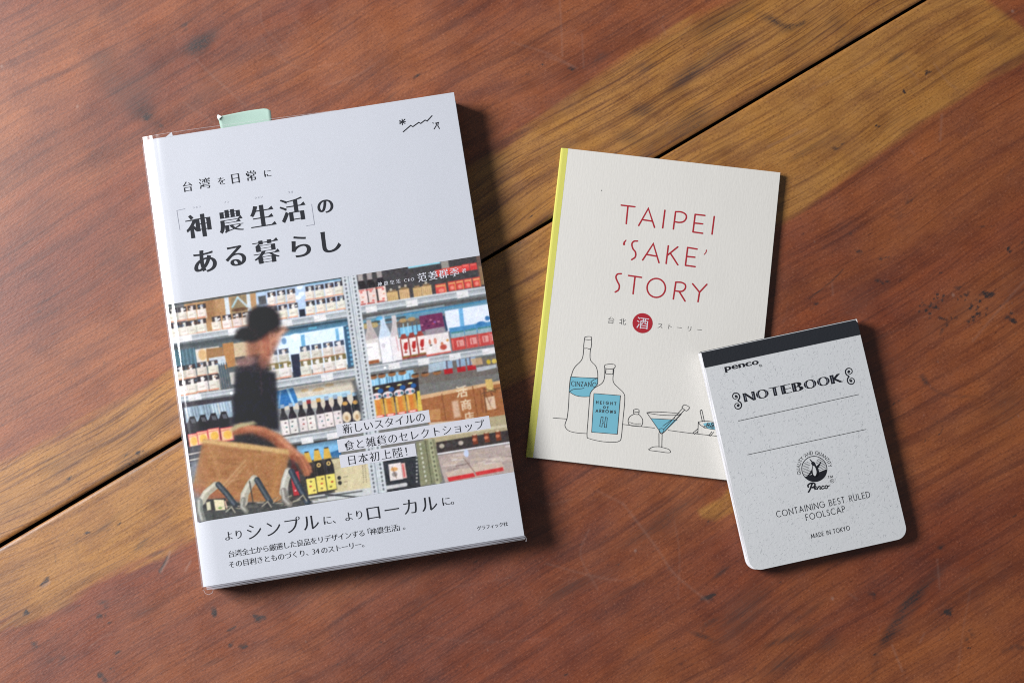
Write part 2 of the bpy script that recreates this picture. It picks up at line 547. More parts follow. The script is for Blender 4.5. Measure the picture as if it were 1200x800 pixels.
def film_material():
    m = bpy.data.materials.new('clear_plastic_film'); m.use_nodes = True
    nt = m.node_tree; nt.nodes.clear(); N = NT(nt)
    out = N.n('ShaderNodeOutputMaterial'); mx = N.n('ShaderNodeMixShader')
    tr = N.n('ShaderNodeBsdfTransparent'); tr.inputs[0].default_value = (.985, .985, .99, 1)
    gl = N.n('ShaderNodeBsdfAnisotropic'); gl.inputs['Roughness'].default_value = 0.20
    gl.inputs['Color'].default_value = (1, 1, 1, 1)
    ge = N.n('ShaderNodeNewGeometry')
    dt = N.n('ShaderNodeVectorMath', operation='DOT_PRODUCT'); N.l(ge.outputs['Incoming'], dt.inputs[0]); N.l(ge.outputs['Normal'], dt.inputs[1])
    gz = N.math('POWER', N.math('SUBTRACT', 1.0, N.math('ABSOLUTE', dt.outputs['Value'])), 5.0)
    refl = N.math('ADD', N.math('MULTIPLY', gz, .90), .05)
    P = N.n('ShaderNodeTexCoord').outputs['Object']
    nr = N.bump(N.noise(N.mapped(P, (70, 18, 30)), 1, 2, .4), 0.25, 0.0018)
    N.l(nr, gl.inputs['Normal'])
    N.l(refl, mx.inputs[0])
    N.l(tr.outputs[0], mx.inputs[1]); N.l(gl.outputs[0], mx.inputs[2]); N.l(mx.outputs[0], out.inputs[0])
    return m

M_WOOD = wood_material()
M_UNDER = flat('dark_underside_wood', (.02, .012, .008), .9)
M_COVER = paper('white_coated_paper', (.555, .568, .605), .42, .06, .45, mottle=.012)
M_PAGES = page_edges('page_edge_paper', (.66, .62, .55))
M_PADPG = page_edges('memo_page_edges', (.85, .84, .86))
M_FILM = film_material()
M_BLACK = flat('black_printing_ink', (.014, .015, .020), .5, .2)
M_GREY = flat('grey_printing_ink', (.30, .31, .36), .5)
M_WHITE = flat('white_printing_ink', (.60, .60, .64), .5)
M_RED = flat('red_printing_ink', (.36, .012, .022), .55)
M_LINE = flat('thin_black_ink', (.03, .03, .032), .6)
M_BLUE = flat('sky_blue_ink', (.15, .405, .50), .6)
M_BOOKLET = paper('warm_white_rough_paper', (.65, .625, .575), .8, .22, .25, laid=True, mottle=.03)
M_YELLOW = paper('yellow_spine_paper', (.58, .555, .115), .7, .2, .3)
M_PAD = paper('grey_recycled_board', (.595, .60, .60), .75, .3, .3, mottle=.05)
M_FIBRE = flat('dark_paper_fibre', (.32, .335, .355), .8)
M_TAPE = paper('black_binding_tape', (.013, .015, .020), .6, .35, .4)
M_GREEN = paper('pale_green_note_paper', (.42, .575, .49), .6, .1, .3)

# ------------------------------------------------------------------ the wooden table top
g0, g1 = on_table(0, 638.5), on_table(1084, 0)
E1 = (g1 - g0)[:2]; E1 = E1 / np.hypot(*E1); E2 = np.array([-E1[1], E1[0]])
G0 = ((g0 + g1) / 2)[:2]
def on_board(pts):
    """reference points -> (along, across) metres in the frame of the gap between the boards"""
    out = []
    for x, y in np.atleast_2d(pts):
        p = on_table(x, y)[:2] - G0
        out.append((p @ E1, p @ E2))
    return np.array(out)

frame = on_board([(-12, -12), (1212, -12), (1212, 812), (-12, 812)])
STEP = 0.00062
u0, u1 = frame[:, 0].min(), frame[:, 0].max(); v0, v1 = frame[:, 1].min(), frame[:, 1].max()
wear = Raster(int((u1 - u0) / STEP) + 1, int((v1 - v0) / STEP) + 1, (0, 0, 0))
def wp(pts): return (on_board(pts) - (u0, v0)) / STEP
mmr = 1 / (STEP * 1000)            # raster steps per mm
rng = random.Random(11)
nrg = np.random.default_rng(5)
# sapwood: the pale strips along the gap on both boards
edge_up = [(-20, 556), (60, 512), (120, 484), (200, 440), (300, 378), (420, 290), (560, 190), (600, 163), (680, 108), (745, 60), (800, 30), (850, 8), (890, -20)]
edge_dn = [(-20, 738), (30, 722), (75, 704), (115, 682), (150, 664), (190, 650), (228, 634), (420, 540), (600, 450), (800, 330), (940, 248), (1000, 202), (1050, 166), (1110, 126), (1150, 100), (1185, 74), (1220, 50)]
gap_l = [(1084, 0), (0, 638.5)]
wear.poly(wp(edge_up + [(1084 + 40, -24), (-20, 650)]), 1, 1, 14 * mmr * 0.4, 0)
wear.poly(wp(edge_dn + [(1124, -24), (-20, 650)]), 1, 1, 7 * mmr * 0.4, 0)
wear.poly(wp([(862, 562), (846, 583), (818, 598), (822, 606), (838, 610), (850, 604), (868, 596)]), .95, 1, 3.5, 0)
# irregular ends of the pale strips
for k in range(70):
    e = edge_up if k % 2 else edge_dn
    i = rng.randrange(len(e) - 1); t = rng.random()
    c = np.array(e[i]) * (1 - t) + np.array(e[i + 1]) * t
    a = math.atan2(*(np.diff(wp([(0, 638.5), (1084, 0)]), axis=0)[0][::-1]))
    wear.blob(wp([c + (rng.uniform(-3, 3), rng.uniform(-3, 3))])[0], rng.uniform(8, 26), rng.uniform(1.2, 3), a + rng.uniform(-.05, .05), rng.choice((0, .6, 1)), .7, 1.2, 0)
def smudge(c, rx, ry, deg, k, soft=None):   # soft dark stain; sizes in reference pixels
    soft = soft or (.7 if max(rx, ry) < 10.5 else 1.6)
    p, q = wp([c])[0], wp([(c[0] + math.cos(math.radians(deg)), c[1] - math.sin(math.radians(deg)))])[0]
    an = math.atan2(*(q - p)[::-1])
    if soft > 1 or max(rx, ry) < 3:
        wear.blob(p, rx * .42 * mmr, ry * .42 * mmr, an, 1, k, soft, 1)
    else:                                   # a small pit: several ragged flecks, not one oval
        for _ in range(5):
            d_ = np.array([rng.gauss(0, .42) * rx, rng.gauss(0, .42) * ry]) * .42 * mmr
            d_ = np.array([d_[0] * math.cos(an) - d_[1] * math.sin(an), d_[0] * math.sin(an) + d_[1] * math.cos(an)])
            f_ = rng.uniform(.25, .6)
            wear.blob(p + d_, rx * .42 * mmr * f_, ry * .42 * mmr * f_, an + rng.uniform(-.5, .5), 1, k * rng.uniform(.5, 1), .9, 1)
for c, rx, ry, d, k in [((238, 50), 22, 9, 35, .62), ((232, 55), 12, 12, 30, .35), ((218, 28), 9, 6, 40, .3), ((200, 72), 42, 20, 40, .22), ((140, 95), 40, 26, -35, .24),
        ((122, 68), 16, 8, 30, .28), ((168, 132), 16, 12, -35, .38), ((171, 137), 7, 5, 0, .5), ((187, 150), 9, 7, 0, .3), ((150, 110), 50, 22, -40, .18), ((60, 30), 60, 24, 30, .12), ((150, 12), 70, 16, 20, .16),
        ((705, 67), 12, 5, 30, .4), ((660, 120), 60, 14, 34, .22), ((560, 205), 60, 14, 34, .25), ((835, 32), 24, 10, 30, .4), ((870, 12), 22, 9, 35, .35), ((840, 64), 40, 9, 33, .38), ((800, 95), 26, 10, 40, .42), ((757, 78), 12, 6, 20, .4),
        ((752, 130), 16, 8, 10, .45), ((736, 160), 14, 10, 0, .4), ((770, 165), 34, 12, 30, .34), ((815, 140), 26, 14, 40, .42), ((660, 175), 26, 10, 30, .3), ((905, 24), 22, 6, -25, .42), ((930, 32), 20, 4, 25, .4), ((940, 50), 40, 12, 30, .24), ((985, 30), 12, 20, 40, .3),
        ((620, 250), 40, 20, 30, .22), ((1175, 15), 18, 8, 0, .3), ((1170, 45), 16, 8, 10, .3), ((1188, 70), 40, 10, 34, .25), ((1086, 86.5), 7, 2.5, 30, .9), ((1050, 68), 14, 3, 35, .5), ((1060, 108), 3, 2.5, 0, .8), ((1029, 148), 3.5, 2, 30, .8), ((1025, 95), 3, 1.5, 30, .6), ((982, 173), 9, 3, 30, .65), ((940, 180), 26, 3, 32, .35), ((975, 165), 26, 8, 25, .25),
        ((1066, 235), 6, 9, -20, .42), ((1050, 252), 10, 7, 0, .3), ((1004, 294), 6, 3, 0, .5), ((1037, 302), 6, 2.5, 20, .75), ((1037, 331), 7, 3, -15, .7), ((1182, 293), 5, 3, 45, .8), ((1149, 266), 6, 3, 10, .4), ((1010, 350), 40, 22, 30, .25), ((958, 358), 8, 4, 30, .5), ((1124, 336), 8, 3, 10, .55),
        ((1157, 346), 8, 5, -25, .85), ((1183, 372), 9, 5, -20, .85), ((1187, 376), 4, 4, 0, .8), ((1120, 370), 46, 18, 25, .25), ((1106, 384), 9, 3, 35, .5), ((1180, 480), 30, 20, 50, .3),
        ((1111, 716), 7, 5, 15, .95), ((1105, 718), 4, 3, 0, .9), ((1190, 762), 10, 8, 0, .45), ((1137, 742), 6, 7, 0, .5), ((1022, 697), 4, 6, 70, .45), ((1103, 638), 8, 7, 0, .35), ((1070, 700), 20, 5, 35, .35), ((940, 742), 18, 6, 25, .42), ((970, 755), 18, 7, 35, .42), ((915, 778), 22, 6, 30, .4), ((910, 752), 18, 4, 20, .4), ((950, 715), 20, 3, 35, .4),
        ((832, 698), 8, 4, 20, .7), ((845, 670), 12, 3, 40, .55), ((790, 600), 50, 6, 28, .35), ((760, 625), 40, 5, 25, .35), ((660, 690), 30, 6, 30, .35), ((700, 678), 46, 5, 25, .3), ((735, 690), 40, 4, 22, .3), ((860, 735), 40, 20, 45, .28), ((880, 700), 40, 16, 45, .25), ((830, 730), 12, 3, 30, .5), ((820, 744), 14, 3, -20, .5),
        ((250, 717), 6, 4.5, 40, .9), ((275, 735), 10, 4, 20, .5), ((303, 724), 5, 10, 80, .8), ((271, 755), 5, 4, 40, .6), ((285, 756), 8, 4, 30, .5), ((118, 722), 6, 4, 40, .7), ((68, 771), 10, 8, 0, .4), ((40, 754), 6, 5, 0, .6), ((118, 793), 6, 5, -30, .75), ((31, 717), 5, 4, 30, .85), ((120, 707), 10, 6, 0, .35), ((80, 711), 16, 10, 0, .35), ((135, 764), 9, 2.5, 25, .6), ((132, 782), 4, 3, 0, .6), ((172, 716), 22, 5, 20, .3), ((250, 775), 14, 3, 20, .4),
        ((101, 624), 5, 2, 20, .8), ((125, 614), 26, 3, 40, .35), ((140, 613), 5, 2.5, 30, .55), ((165, 638), 12, 3, 40, .5), ((182, 648), 12, 2.5, 20, .5), ((66, 655), 2, 8, 0, .4),
        ((163, 530), 5, 3.5, 30, .8), ((152, 540), 18, 8, 30, .45), ((60, 545), 18, 12, 30, .3), ((170, 510), 60, 8, 30, .2), ((105, 530), 40, 8, 30, .25), ((140, 555), 40, 8, 30, .3), ((30, 590), 60, 10, 30, .22), ((180, 490), 40, 8, 30, .22),
        ((455, 118), 14, 5, 45, .35), ((488, 90), 10, 3, 30, .35), ((635, 76), 3, 2, 0, .7), ((617, 87), 4, 2, 20, .7), ((670, 82), 8, 6, 0, .4)]:
    smudge(c, rx, ry, d, k)
def scuff(P, w, k, ch=2, f=1.2, sm=True):
    Q = wp(smooth_path(P, 6) if sm and len(P) > 2 else P)
    wear.line(Q, w * .42 * mmr, 1, k, f, ch)
# the dark crescent stain and other dark arcs
for i, P in enumerate([[(1112, 662), (1082, 684), (1060, 712), (1042, 738), (1030, 762), (1022, 800)], [(1100, 672), (1070, 702), (1050, 728), (1036, 752)], [(1075, 705), (1055, 728), (1040, 748)], [(1084, 700), (1060, 732), (1038, 752)]]):
    scuff(P, [5, 10, 9, 6][i], [.42, .34, .36, .3][i], 1, 7)
scuff([(1083, 440), (1092, 455), (1112, 464), (1145, 465)], 3, .45, 1, 3)
scuff([(1080, 442), (1084, 448)], 5, .6, 1, 3)
scuff([(948, 350), (972, 332), (988, 316)], 1.6, .75, 1, 1.2)
scuff([(918, 388), (950, 368), (968, 352)], 1.2, .35, 1, 1.2)
scuff([(90, 628), (89, 648), (96, 662)], 3, .3, 1, 3)
scuff([(903, 22), (918, 30), (938, 29), (942, 26)], 3, .5, 1, 3)
scuff([(196, 652), (192, 660), (187, 669)], 2.5, .9, 1, 1.6)
scuff([(199, 646), (195, 658), (188, 669)], 2.4, 1.0, 2, 1.4)
scuff([(187, 670), (186, 666)], 1.5, .8, 1, 1.4)
scuff([(223, 657), (217, 668)], 2, .8)
scuff([(104, 758), (116, 748), (130, 741)], 1.6, .6)
for k in range(60):                       # the ring of small black spots
    a = rng.uniform(0, 2 * math.pi)
    p = (1118 + rng.choice((-1, 1)) * 44 * abs(math.cos(a)) ** .5 * rng.uniform(.4, 1), 362 + 20 * math.sin(a) * rng.uniform(.5, 1) - 0)
    smudge(p, rng.uniform(1, 2.2), rng.uniform(1, 1.8), 0, rng.uniform(.4, .9), .8)
for k in range(46):                       # grime worked into the edges of the gap
    t = rng.random(); c = np.array([1084 * t, 638.5 * (1 - t)]) + (rng.uniform(-4, 4), rng.choice((-1, -1, 1)) * rng.uniform(2, 9))
    smudge(c, rng.uniform(8, 34), rng.uniform(1.5, 5), 30.5, rng.uniform(.12, .4))
# chip with a pale rim near the left edge, pale nick on the gap
wear.poly(wp([(45, 686), (54, 675), (58, 674), (57, 681), (50, 687)]), .75, 1, 1.5, 1)
wear.poly(wp([(46, 688), (52, 683), (58, 679), (59, 682), (53, 687)]), 1, 1, 1.5, 2)
wear.poly(wp([(150, 551), (156, 546), (160, 548), (152, 553)]), 1, 1, 1.2, 2)
# pale scratches
for P, w, k in [([(730, 590), (768, 640), (790, 672), (830, 705)], 2.2, .42), ([(610, 570), (640, 590), (670, 585)], 1.6, .3), ([(690, 620), (680, 650), (700, 690)], 1.5, .35), ([(640, 660), (700, 676), (730, 680)], 1.5, .4), ([(700, 575), (730, 590)], 2, .35),
        ([(790, 610), (796, 650), (794, 700)], 1.3, .3), ([(1045, 756), (1057, 786)], 1.6, .6), ([(1098, 655), (1101, 690)], 1.4, .4), ([(1137, 690), (1128, 740), (1122, 790)], 1.3, .3), ([(1083, 742), (1078, 752)], 1.5, .5), ([(994, 695), (1004, 702)], 1.5, .4),
        ([(1104, 135), (1102, 165)], 2.2, .45), ([(1066, 175), (1072, 182)], 1.6, .4), ([(1095, 75), (1110, 96), (1120, 104)], 1.4, .4), ([(1062, 78), (1076, 94)], 1.2, .35), ([(1200, 330), (1165, 370), (1140, 400)], 2.2, .4), ([(975, 332), (976, 346)], 1.6, .45),
        ([(600, 50), (640, 62), (672, 78)], 1.4, .45), ([(656, 0), (658, 40), (659, 66)], 1.6, .45), ([(682, 40), (684, 80)], 1.4, .4), ([(640, 66), (676, 80)], 2, .35), ([(600, 120), (640, 140)], 1, .25), ([(776, 30), (780, 40)], 1.4, .4),
        ([(230, 70), (250, 90), (288, 124)], 1.6, .45), ([(215, 120), (252, 145)], 1.6, .35), ([(305, 10), (308, 30), (330, 55)], 1.3, .35), ([(305, 40), (318, 60), (350, 80), (372, 82)], 1.2, .3), ([(380, 100), (410, 92), (440, 76)], 1.3, .4), ([(372, 78), (402, 74)], 1.1, .3), ([(345, 22), (362, 38)], 1.1, .35), ([(280, 140), (296, 124)], 1.2, .3),
        ([(950, 105), (990, 88), (1030, 70)], 1.6, .35), ([(900, 172), (945, 152)], 1.8, .45), ([(1035, 84), (1048, 94)], 1.2, .3), ([(520, 690), (600, 676)], 1.2, .25), ([(330, 700), (420, 690)], 1.1, .2), ([(500, 745), (560, 752), (640, 748)], 1.2, .25)]:
    scuff(P, w, k, 2, 1.6)
for k in range(150):                      # many faint hair scratches and pale specks
    c = np.array([rng.uniform(0, 1200), rng.uniform(0, 800)])
    a = rng.choice((rng.gauss(.55, .3), rng.uniform(0, math.pi))); l = rng.uniform(6, 34)
    d = np.array([math.cos(a), -math.sin(a)]) * l
    scuff([c, c + d / 2 + (rng.uniform(-2, 2), rng.uniform(-2, 2)), c + d], rng.uniform(.6, 1.1), rng.uniform(.10, .26), 2, 1.5)
for k in range(90):
    c = (rng.uniform(0, 1200), rng.uniform(0, 800))
    wear.blob(wp([c])[0], rng.uniform(.4, .8), rng.uniform(.4, .8), 0, 1, rng.uniform(.2, .8), .8, 2)
for k in range(120):
    c = (rng.uniform(0, 1200), rng.uniform(250, 800))
    smudge(c, rng.uniform(2, 6), rng.uniform(1, 2), rng.gauss(30, 10), rng.uniform(.25, .6))
for c in [(91, 125), (2, 78), (975, 701), (1187, 14), (1117, 346), (744, 645)]:
    wear.blob(wp([c])[0], 1.2, 1.2, 0, 1, 1, .6, 2)

table = thing('wooden_table_top', 'worn reddish brown varnished wooden table top of wide boards with a black gap between two boards', 'table', (G0[0], G0[1], 0), (0, 0, math.atan2(E1[1], E1[0])), 'structure')
HALF = 0.00084
def board(y_lo, y_hi, fine, tilt=0.0):
    """one plank, its top dense where the wear is drawn; grain along x"""
    xs = np.concatenate([np.linspace(-1.0, u0 - STEP, 8), u0 + np.arange(wear.w) * STEP, np.linspace(u0 + wear.w * STEP, 1.0, 8)]) if fine else np.linspace(-1, 1, 9)
    if fine:
        ys = v0 + np.arange(wear.h) * STEP
        ys = ys[(ys > y_lo + 0.0016) & (ys < y_hi - 0.0016)]
        lo = np.linspace(y_lo, ys[0], 6)[:-1] if ys[0] - y_lo > .01 else np.array([y_lo, y_lo + .0004, y_lo + .0009])
        hi = np.linspace(ys[-1], y_hi, 6)[1:] if y_hi - ys[-1] > .01 else np.array([y_hi - .0009, y_hi - .0004, y_hi])
        ysa = np.concatenate([lo, ys, hi])
    else:
        ysa = np.concatenate([[y_lo, y_lo + .0004], np.linspace(y_lo + .001, y_hi - .001, 8), [y_hi - .0004, y_hi]])
    X, Y = np.meshgrid(xs, ysa)
    d = np.minimum(Y - y_lo, y_hi - Y)
    Z = -0.0006 * np.clip(1 - d / 0.0011, 0, 1) ** 1.6
    col = np.zeros(X.shape + (3,))
    iu = np.clip(np.round((X - u0) / STEP).astype(int), 0, wear.w - 1); iv = np.clip(np.round((Y - v0) / STEP).astype(int), 0, wear.h - 1)
    inside = (X >= u0) & (X <= u0 + wear.w * STEP) & (Y >= v0 - .002) & (Y <= v0 + wear.h * STEP + .002)
    col[...] = np.where(inside[..., None], wear.a[iv, iu], 0)
    out = ~inside & (np.abs(Y) < 0.05)
    col[out] = (1, 0, 0)
    o = big_grid('board', xs, ysa, Z, M_WOOD, table, col)
    me = o.data                                   # add the edges and the underside
    import bmesh
    bm = bmesh.new()
    c = [(-1, y_lo), (1, y_lo), (1, y_hi), (-1, y_hi)]
    t = [bm.verts.new((a, b, -.00062)) for a, b in c]; w = [bm.verts.new((a, b, -.028)) for a, b in c]
    for i in range(4): bm.faces.new((t[i], w[i], w[(i+1) % 4], t[(i+1) % 4]))
    bm.faces.new(w[::-1])
    sd = bpy.data.meshes.new('board_edge'); bm.to_mesh(sd); bm.free()
    link('board_edge', sd, M_UNDER, o)
    o.rotation_euler = (0, 0, tilt)
    return o
board(HALF, 0.262, True)
board(-0.335, -HALF, True, 0.0008)
board(0.2635, 0.50, False)
board(-0.57, -0.3365, False, 0.0008)
bt = [(-.99, -.56), (.99, -.56), (.99, .49), (-.99, .49)]
link('light_stop_slab', mesh_from('light_stop_slab', [(a, b, -.029) for a, b in bt] + [(a, b, -.05) for a, b in bt], [(0,1,2,3), (7,6,5,4), (0,4,5,1), (1,5,6,2), (2,6,7,3), (3,7,4,0)]), M_UNDER, table)  # unseen slab added under the boards so no light comes up the gap

# ------------------------------------------------------------------ the big book
BW, BH, BT = 148.0, 210.0, 15.5
cover_mm = sheet_map([(166, 166.5), (532, 110.5), (614, 627.5), (237, 688)], BW, BH)
book = thing('book', 'large white book in a clear plastic sleeve with a shop photograph across its cover', 'book', (-0.084, 0.001, 0), (0, 0, math.radians(9.043)))

def drop(x):
    """how far the jacket curves down towards the spine, mm"""
    t = np.clip((-x - 66.0) / 8.0, 0, 1)
    return 1.15 * t ** 2
def jacket():
    prof = []                                     # closed profile in x-z, mm
    for x in np.concatenate([[BW/2, 40, 0, -40, -60], np.linspace(-66, -73.2, 10)]): prof.append((x, BT - drop(x)))
    for a in np.linspace(30, 90, 5)[1:]:
        r = math.radians(a); prof.append((-73.2 - .8 * math.sin(r), BT - drop(-73.2) - .8 * (1 - math.cos(r))))
    prof += [(-74, 1.2), (-73.7, .35), (-73, 0.05), (BW/2, 0.05)]
    th = 0.35
    inner = [(BW/2, .05 + th), (-73.0, .05 + th), (-73.6, 1.5), (-73.6, BT - 3.2), (-72.6, BT - 2.2), (-66, BT - th), (BW/2, BT - th)]
    P = prof + inner
    n = len(P)
    v, f = [], []
    for y in (-BH/2, BH/2): v += [(a * MM, y * MM, b * MM) for a, b in P]
    for i in range(n - 1): f.append((i, n + i, n + i + 1, i + 1))
    f.append((n - 1, 2*n - 1, n, 0))
    me = mesh_from('cover', v, f, True)
    o = link('cover', me, M_COVER, book)
    # end caps: strips between the outer and inner outlines
    k = len(prof)
    m = o.data
    import bmesh
    bm = bmesh.new(); bm.from_mesh(m)
    bm.verts.ensure_lookup_table()
    for s in (0, n):
        vs = [bm.verts[s + i] for i in range(n)]
        try: bm.faces.new(vs if s == 0 else vs[::-1])
        except ValueError: pass
    bmesh.ops.triangulate(bm, faces=[x for x in bm.faces if len(x.verts) > 4])
    bmesh.ops.recalc_face_normals(bm, faces=bm.faces)
    for x in bm.faces: x.smooth = abs(x.normal.y) < .5
    for e in bm.edges:
        if len(e.link_faces) == 2 and e.calc_face_angle(0) > math.radians(40): e.smooth = False
    bm.to_mesh(m); bm.free()
    return o
cover = jacket()

def slab(name, pts, z0, z1, mats, parent, top_mat=0, bevel=0.0):
    """upright prism from an outline in mm"""
    pts = np.asarray(pts, float)
    if area2(pts) < 0: pts = pts[::-1]
    n = len(pts)
    v = [(a * MM, b * MM, z0 * MM) for a, b in pts] + [(a * MM, b * MM, z1 * MM) for a, b in pts]
    f = [tuple(range(n))[::-1], tuple(range(n, 2*n))] + [(i, (i+1) % n, n + (i+1) % n, n + i) for i in range(n)]
    return link(name, mesh_from(name, v, f), mats, parent)
slab('page_block', [(-73, -BH/2 + .9), (BW/2 - .7, -BH/2 + .9), (BW/2 - .7, BH/2 - .9), (-73, BH/2 - .9)], .55, BT - 2.4, M_PAGES, book)
slab('page_block', [(-66, -BH/2 + .9), (BW/2 - .7, -BH/2 + .9), (BW/2 - .7, BH/2 - .9), (-66, BH/2 - .9)], BT - 2.38, BT - .5, M_PAGES, book)

# ---- the printed shop photograph
Zp = BT * MM + 0.00005
Q = cover_mm([(195, 359.6), (562.4, 300.2), (602.6, 553.7), (232.5, 612.2)])
px0, px1 = Q[[0, 3], 0].mean(), BW / 2
py0, py1 = Q[[0, 1], 1].mean(), Q[[2, 3], 1].mean()
RES = 0.26
pic = Raster(int((px1 - px0) / RES) + 1, int((py0 - py1) / RES) + 1, (118, 116, 112))
def pr(pts):
    m = cover_mm(pts); return np.c_[(m[:, 0] - px0) / RES, (py0 - m[:, 1]) / RES]
z3, z4, z5, z6 = zoom(190, 300, 5), zoom(390, 300, 5), zoom(190, 450, 4.7043), zoom(390, 450, 4.7043)
e1, e2 = np.array([.988, -.156]), np.array([.150, .988])
def quad(x, y, w, h): p = np.array([x, y], float); return [p, p + e1*w, p + e1*w + e2*h, p + e2*h]
def box(z, x, y, w, h, c, al=1, f=1.6): pic.poly(pr(z(quad(x, y, w, h))), c, al, f)
def pl(z, P, c, al=1, f=1.8): pic.poly(pr(z(P)), c, al, f)
def ln(z, P, w, c, al=1, f=1.6): pic.line(pr(z(P)), w / 5 * .395 / RES, c, al, f)
def bl(z, c, rx, ry, col, al=1, soft=.6, ang=0.0): pic.blob(pr(z([c]))[0], rx/5*.395/RES, ry/5*.395/RES, ang, col, al, soft)
R_ = random.Random(4)
def vary(c, k=8): d = R_.uniform(-k, k); return tuple(max(0, min(255, x + d + R_.uniform(-3, 3))) for x in c)

# backs of the shelves: wall, windows, racks
pl(z3, [(0, 260), (1100, 110), (1160, 900), (60, 1000)], (104, 104, 104))
pl(z3, [(120, 270), (560, 205), (570, 420), (160, 480)], (176, 138, 98))
pl(z3, [(240, 260), (300, 250), (310, 380), (260, 390)], (150, 112, 76), 1, 6)
pl(z3, [(400, 250), (490, 235), (500, 330), (405, 345)], (140, 122, 92), 1, 4)
ln(z3, [(372, 240), (385, 355)], 26, (205, 212, 215)); ln(z3, [(500, 225), (512, 330)], 22, (200, 208, 214))
ln(z3, [(440, 250), (410, 305)], 12, (170, 205, 215), .8); ln(z3, [(440, 250), (500, 305)], 12, (190, 210, 220), .8)
bl(z3, (455, 320), 48, 10, (96, 66, 46), .9)
pl(z3, [(545, 215), (1045, 135), (1070, 330), (560, 405)], (178, 196, 218))
for p in [(805, 190), (815, 230), (795, 250), (640, 205), (990, 165)]: bl(z3, p, 18, 14, (232, 240, 248), .9)
ln(z3, [(25, 300), (1045, 138)], 12, (74, 80, 82), .95)
ln(z3, [(840, 178), (1040, 146)], 9, (120, 165, 190), .8)
def jars(P, w, h, body=(222, 213, 200), cap=(52, 46, 50), band=(205, 120, 84), gap=7):
    for i, (x, y) in enumerate(P):
        c = vary(body, 8)
        box(z3, x, y + h * .36, w - gap, h * .64, c)
        box(z3, x + (w - gap) * .80, y + h * .38, (w - gap) * .2, h * .60, tuple(k * .86 for k in c), .8, 3)
        box(z3, x + 2, y, (w - gap) * .94, h * .34, cap, .92)
        box(z3, x + (w - gap) * .34, y + h * .02, (w - gap) * .30, h * .40, vary((226, 220, 212)), .95)
        for k in range(2): bl(z3, (x + R_.uniform(6, w - 12), y + h * R_.uniform(.05, .25)), 7, 5, R_.choice(((205, 200, 190), (120, 80, 60), (90, 110, 140), (235, 235, 235))), .8)
        box(z3, x, y + h * .92, w - gap, h * .08, vary(band, 15), .75)
        ln(z3, [(x + w * .26, y + h * .66), (x + w * .62, y + h * .60)], 4, (150, 140, 130), .7)
jars([(30, 318), (86, 310), (142, 300), (200, 292)], 60, 82)
jars([(44, 405), (98, 396), (148, 388), (200, 378), (285, 365), (348, 356), (408, 346), (466, 338)], 62, 84)
jars([(612, 222), (668, 212), (726, 204)], 58, 82); jars([(618, 305), (676, 298), (738, 288)], 62, 84)
jars([(835, 188), (892, 180), (950, 170), (1006, 160)], 60, 82); jars([(838, 275), (900, 264), (960, 254), (1020, 244)], 62, 82)
box(z3, 800, 322, 34, 42, (36, 40, 52)); box(z3, 560, 245, 45, 50, (60, 56, 54), .8)
def shelf(z, a, b, t, tags, z2=None, tint=(176, 181, 184)):
    """shelf edge from a to b (its upper edge), t thick"""
    a, b = np.array(a, float), np.array(b, float)
    for k, c in [(0, (206, 209, 210)), (.16, (160, 165, 168)), (.40, tint), (.62, (198, 202, 204)), (.82, (120, 126, 128))]:
        q = e2 * t * k; q2 = e2 * t
        pl(z, [a + q, b + q, b + q2, a + q2], c, 1, 1.6)
    pl(z, [a + e2*t, b + e2*t, b + e2*(t + 30), a + e2*(t + 30)], (30, 32, 36), .38, 9)
    for x, y, w, h in tags: box(z, x, y, w, h, (222, 220, 218)); box(z, x + 4, y + h * .6, w * .5, 3, (150, 150, 150), .5)
# below the first shelf
pl(z3, [(60, 520), (520, 455), (530, 700), (80, 740)], (96, 104, 106))
pl(z3, [(62, 560), (190, 545), (205, 660), (75, 680)], (72, 100, 110))
for k in range(6): ln(z3, [(70 + 22*k, 560 - 3*k), (86 + 22*k, 670 - 3*k)], 5, (130, 165, 180), .6)
pl(z3, [(190, 555), (330, 535), (345, 640), (205, 655)], (214, 206, 196)); bl(z3, (235, 585), 26, 34, (206, 168, 116), .9)
pl(z3, [(255, 550), (350, 540), (360, 610), (260, 625)], (150, 112, 74)); pl(z3, [(350, 520), (415, 510), (430, 650), (365, 670)], (172, 124, 78))
pl(z3, [(415, 520), (500, 505), (510, 640), (430, 650)], (196, 176, 146)); box(z3, 425, 600, 60, 34, (58, 54, 56), .8)
pl(z3, [(270, 605), (365, 590), (375, 640), (280, 655)], (196, 206, 214), .9)
pl(z3, [(640, 470), (1075, 405), (1100, 640), (660, 700)], (214, 228, 240))
pl(z3, [(690, 430), (1085, 372), (1090, 412), (700, 478)], (92, 140, 168))
ln(z3, [(700, 440), (1085, 382)], 10, (60, 84, 96), .9); ln(z3, [(860, 432), (900, 426)], 12, (120, 215, 240), .9)
pl(z3, [(808, 470), (832, 466), (840, 545), (818, 548)], (112, 168, 200)); pl(z3, [(1012, 432), (1030, 430), (1040, 510), (1022, 512)], (120, 172, 205))
pl(z3, [(1060, 420), (1095, 415), (1125, 650), (1090, 660)], (60, 92, 118))
for k in range(9): bl(z3, (1085 + 3.5*k, 430 + 26*k), 8, 8, (130, 190, 215), .7)
bl(z3, (712, 505), 14, 20, (80, 120, 160), .8); bl(z3, (780, 480), 30, 20, (240, 246, 250), .8)
jars([(75, 655), (133, 645), (198, 632), (264, 622)], 66, 82, (214, 204, 190)); jars([(92, 735), (140, 726), (200, 712), (268, 702)], 70, 94, (222, 214, 204))
for k in range(4): ln(z3, [(330 + 14*k, 640 - 3*k), (356 + 14*k, 780 - 3*k)], 6, (60, 78, 90), .85)
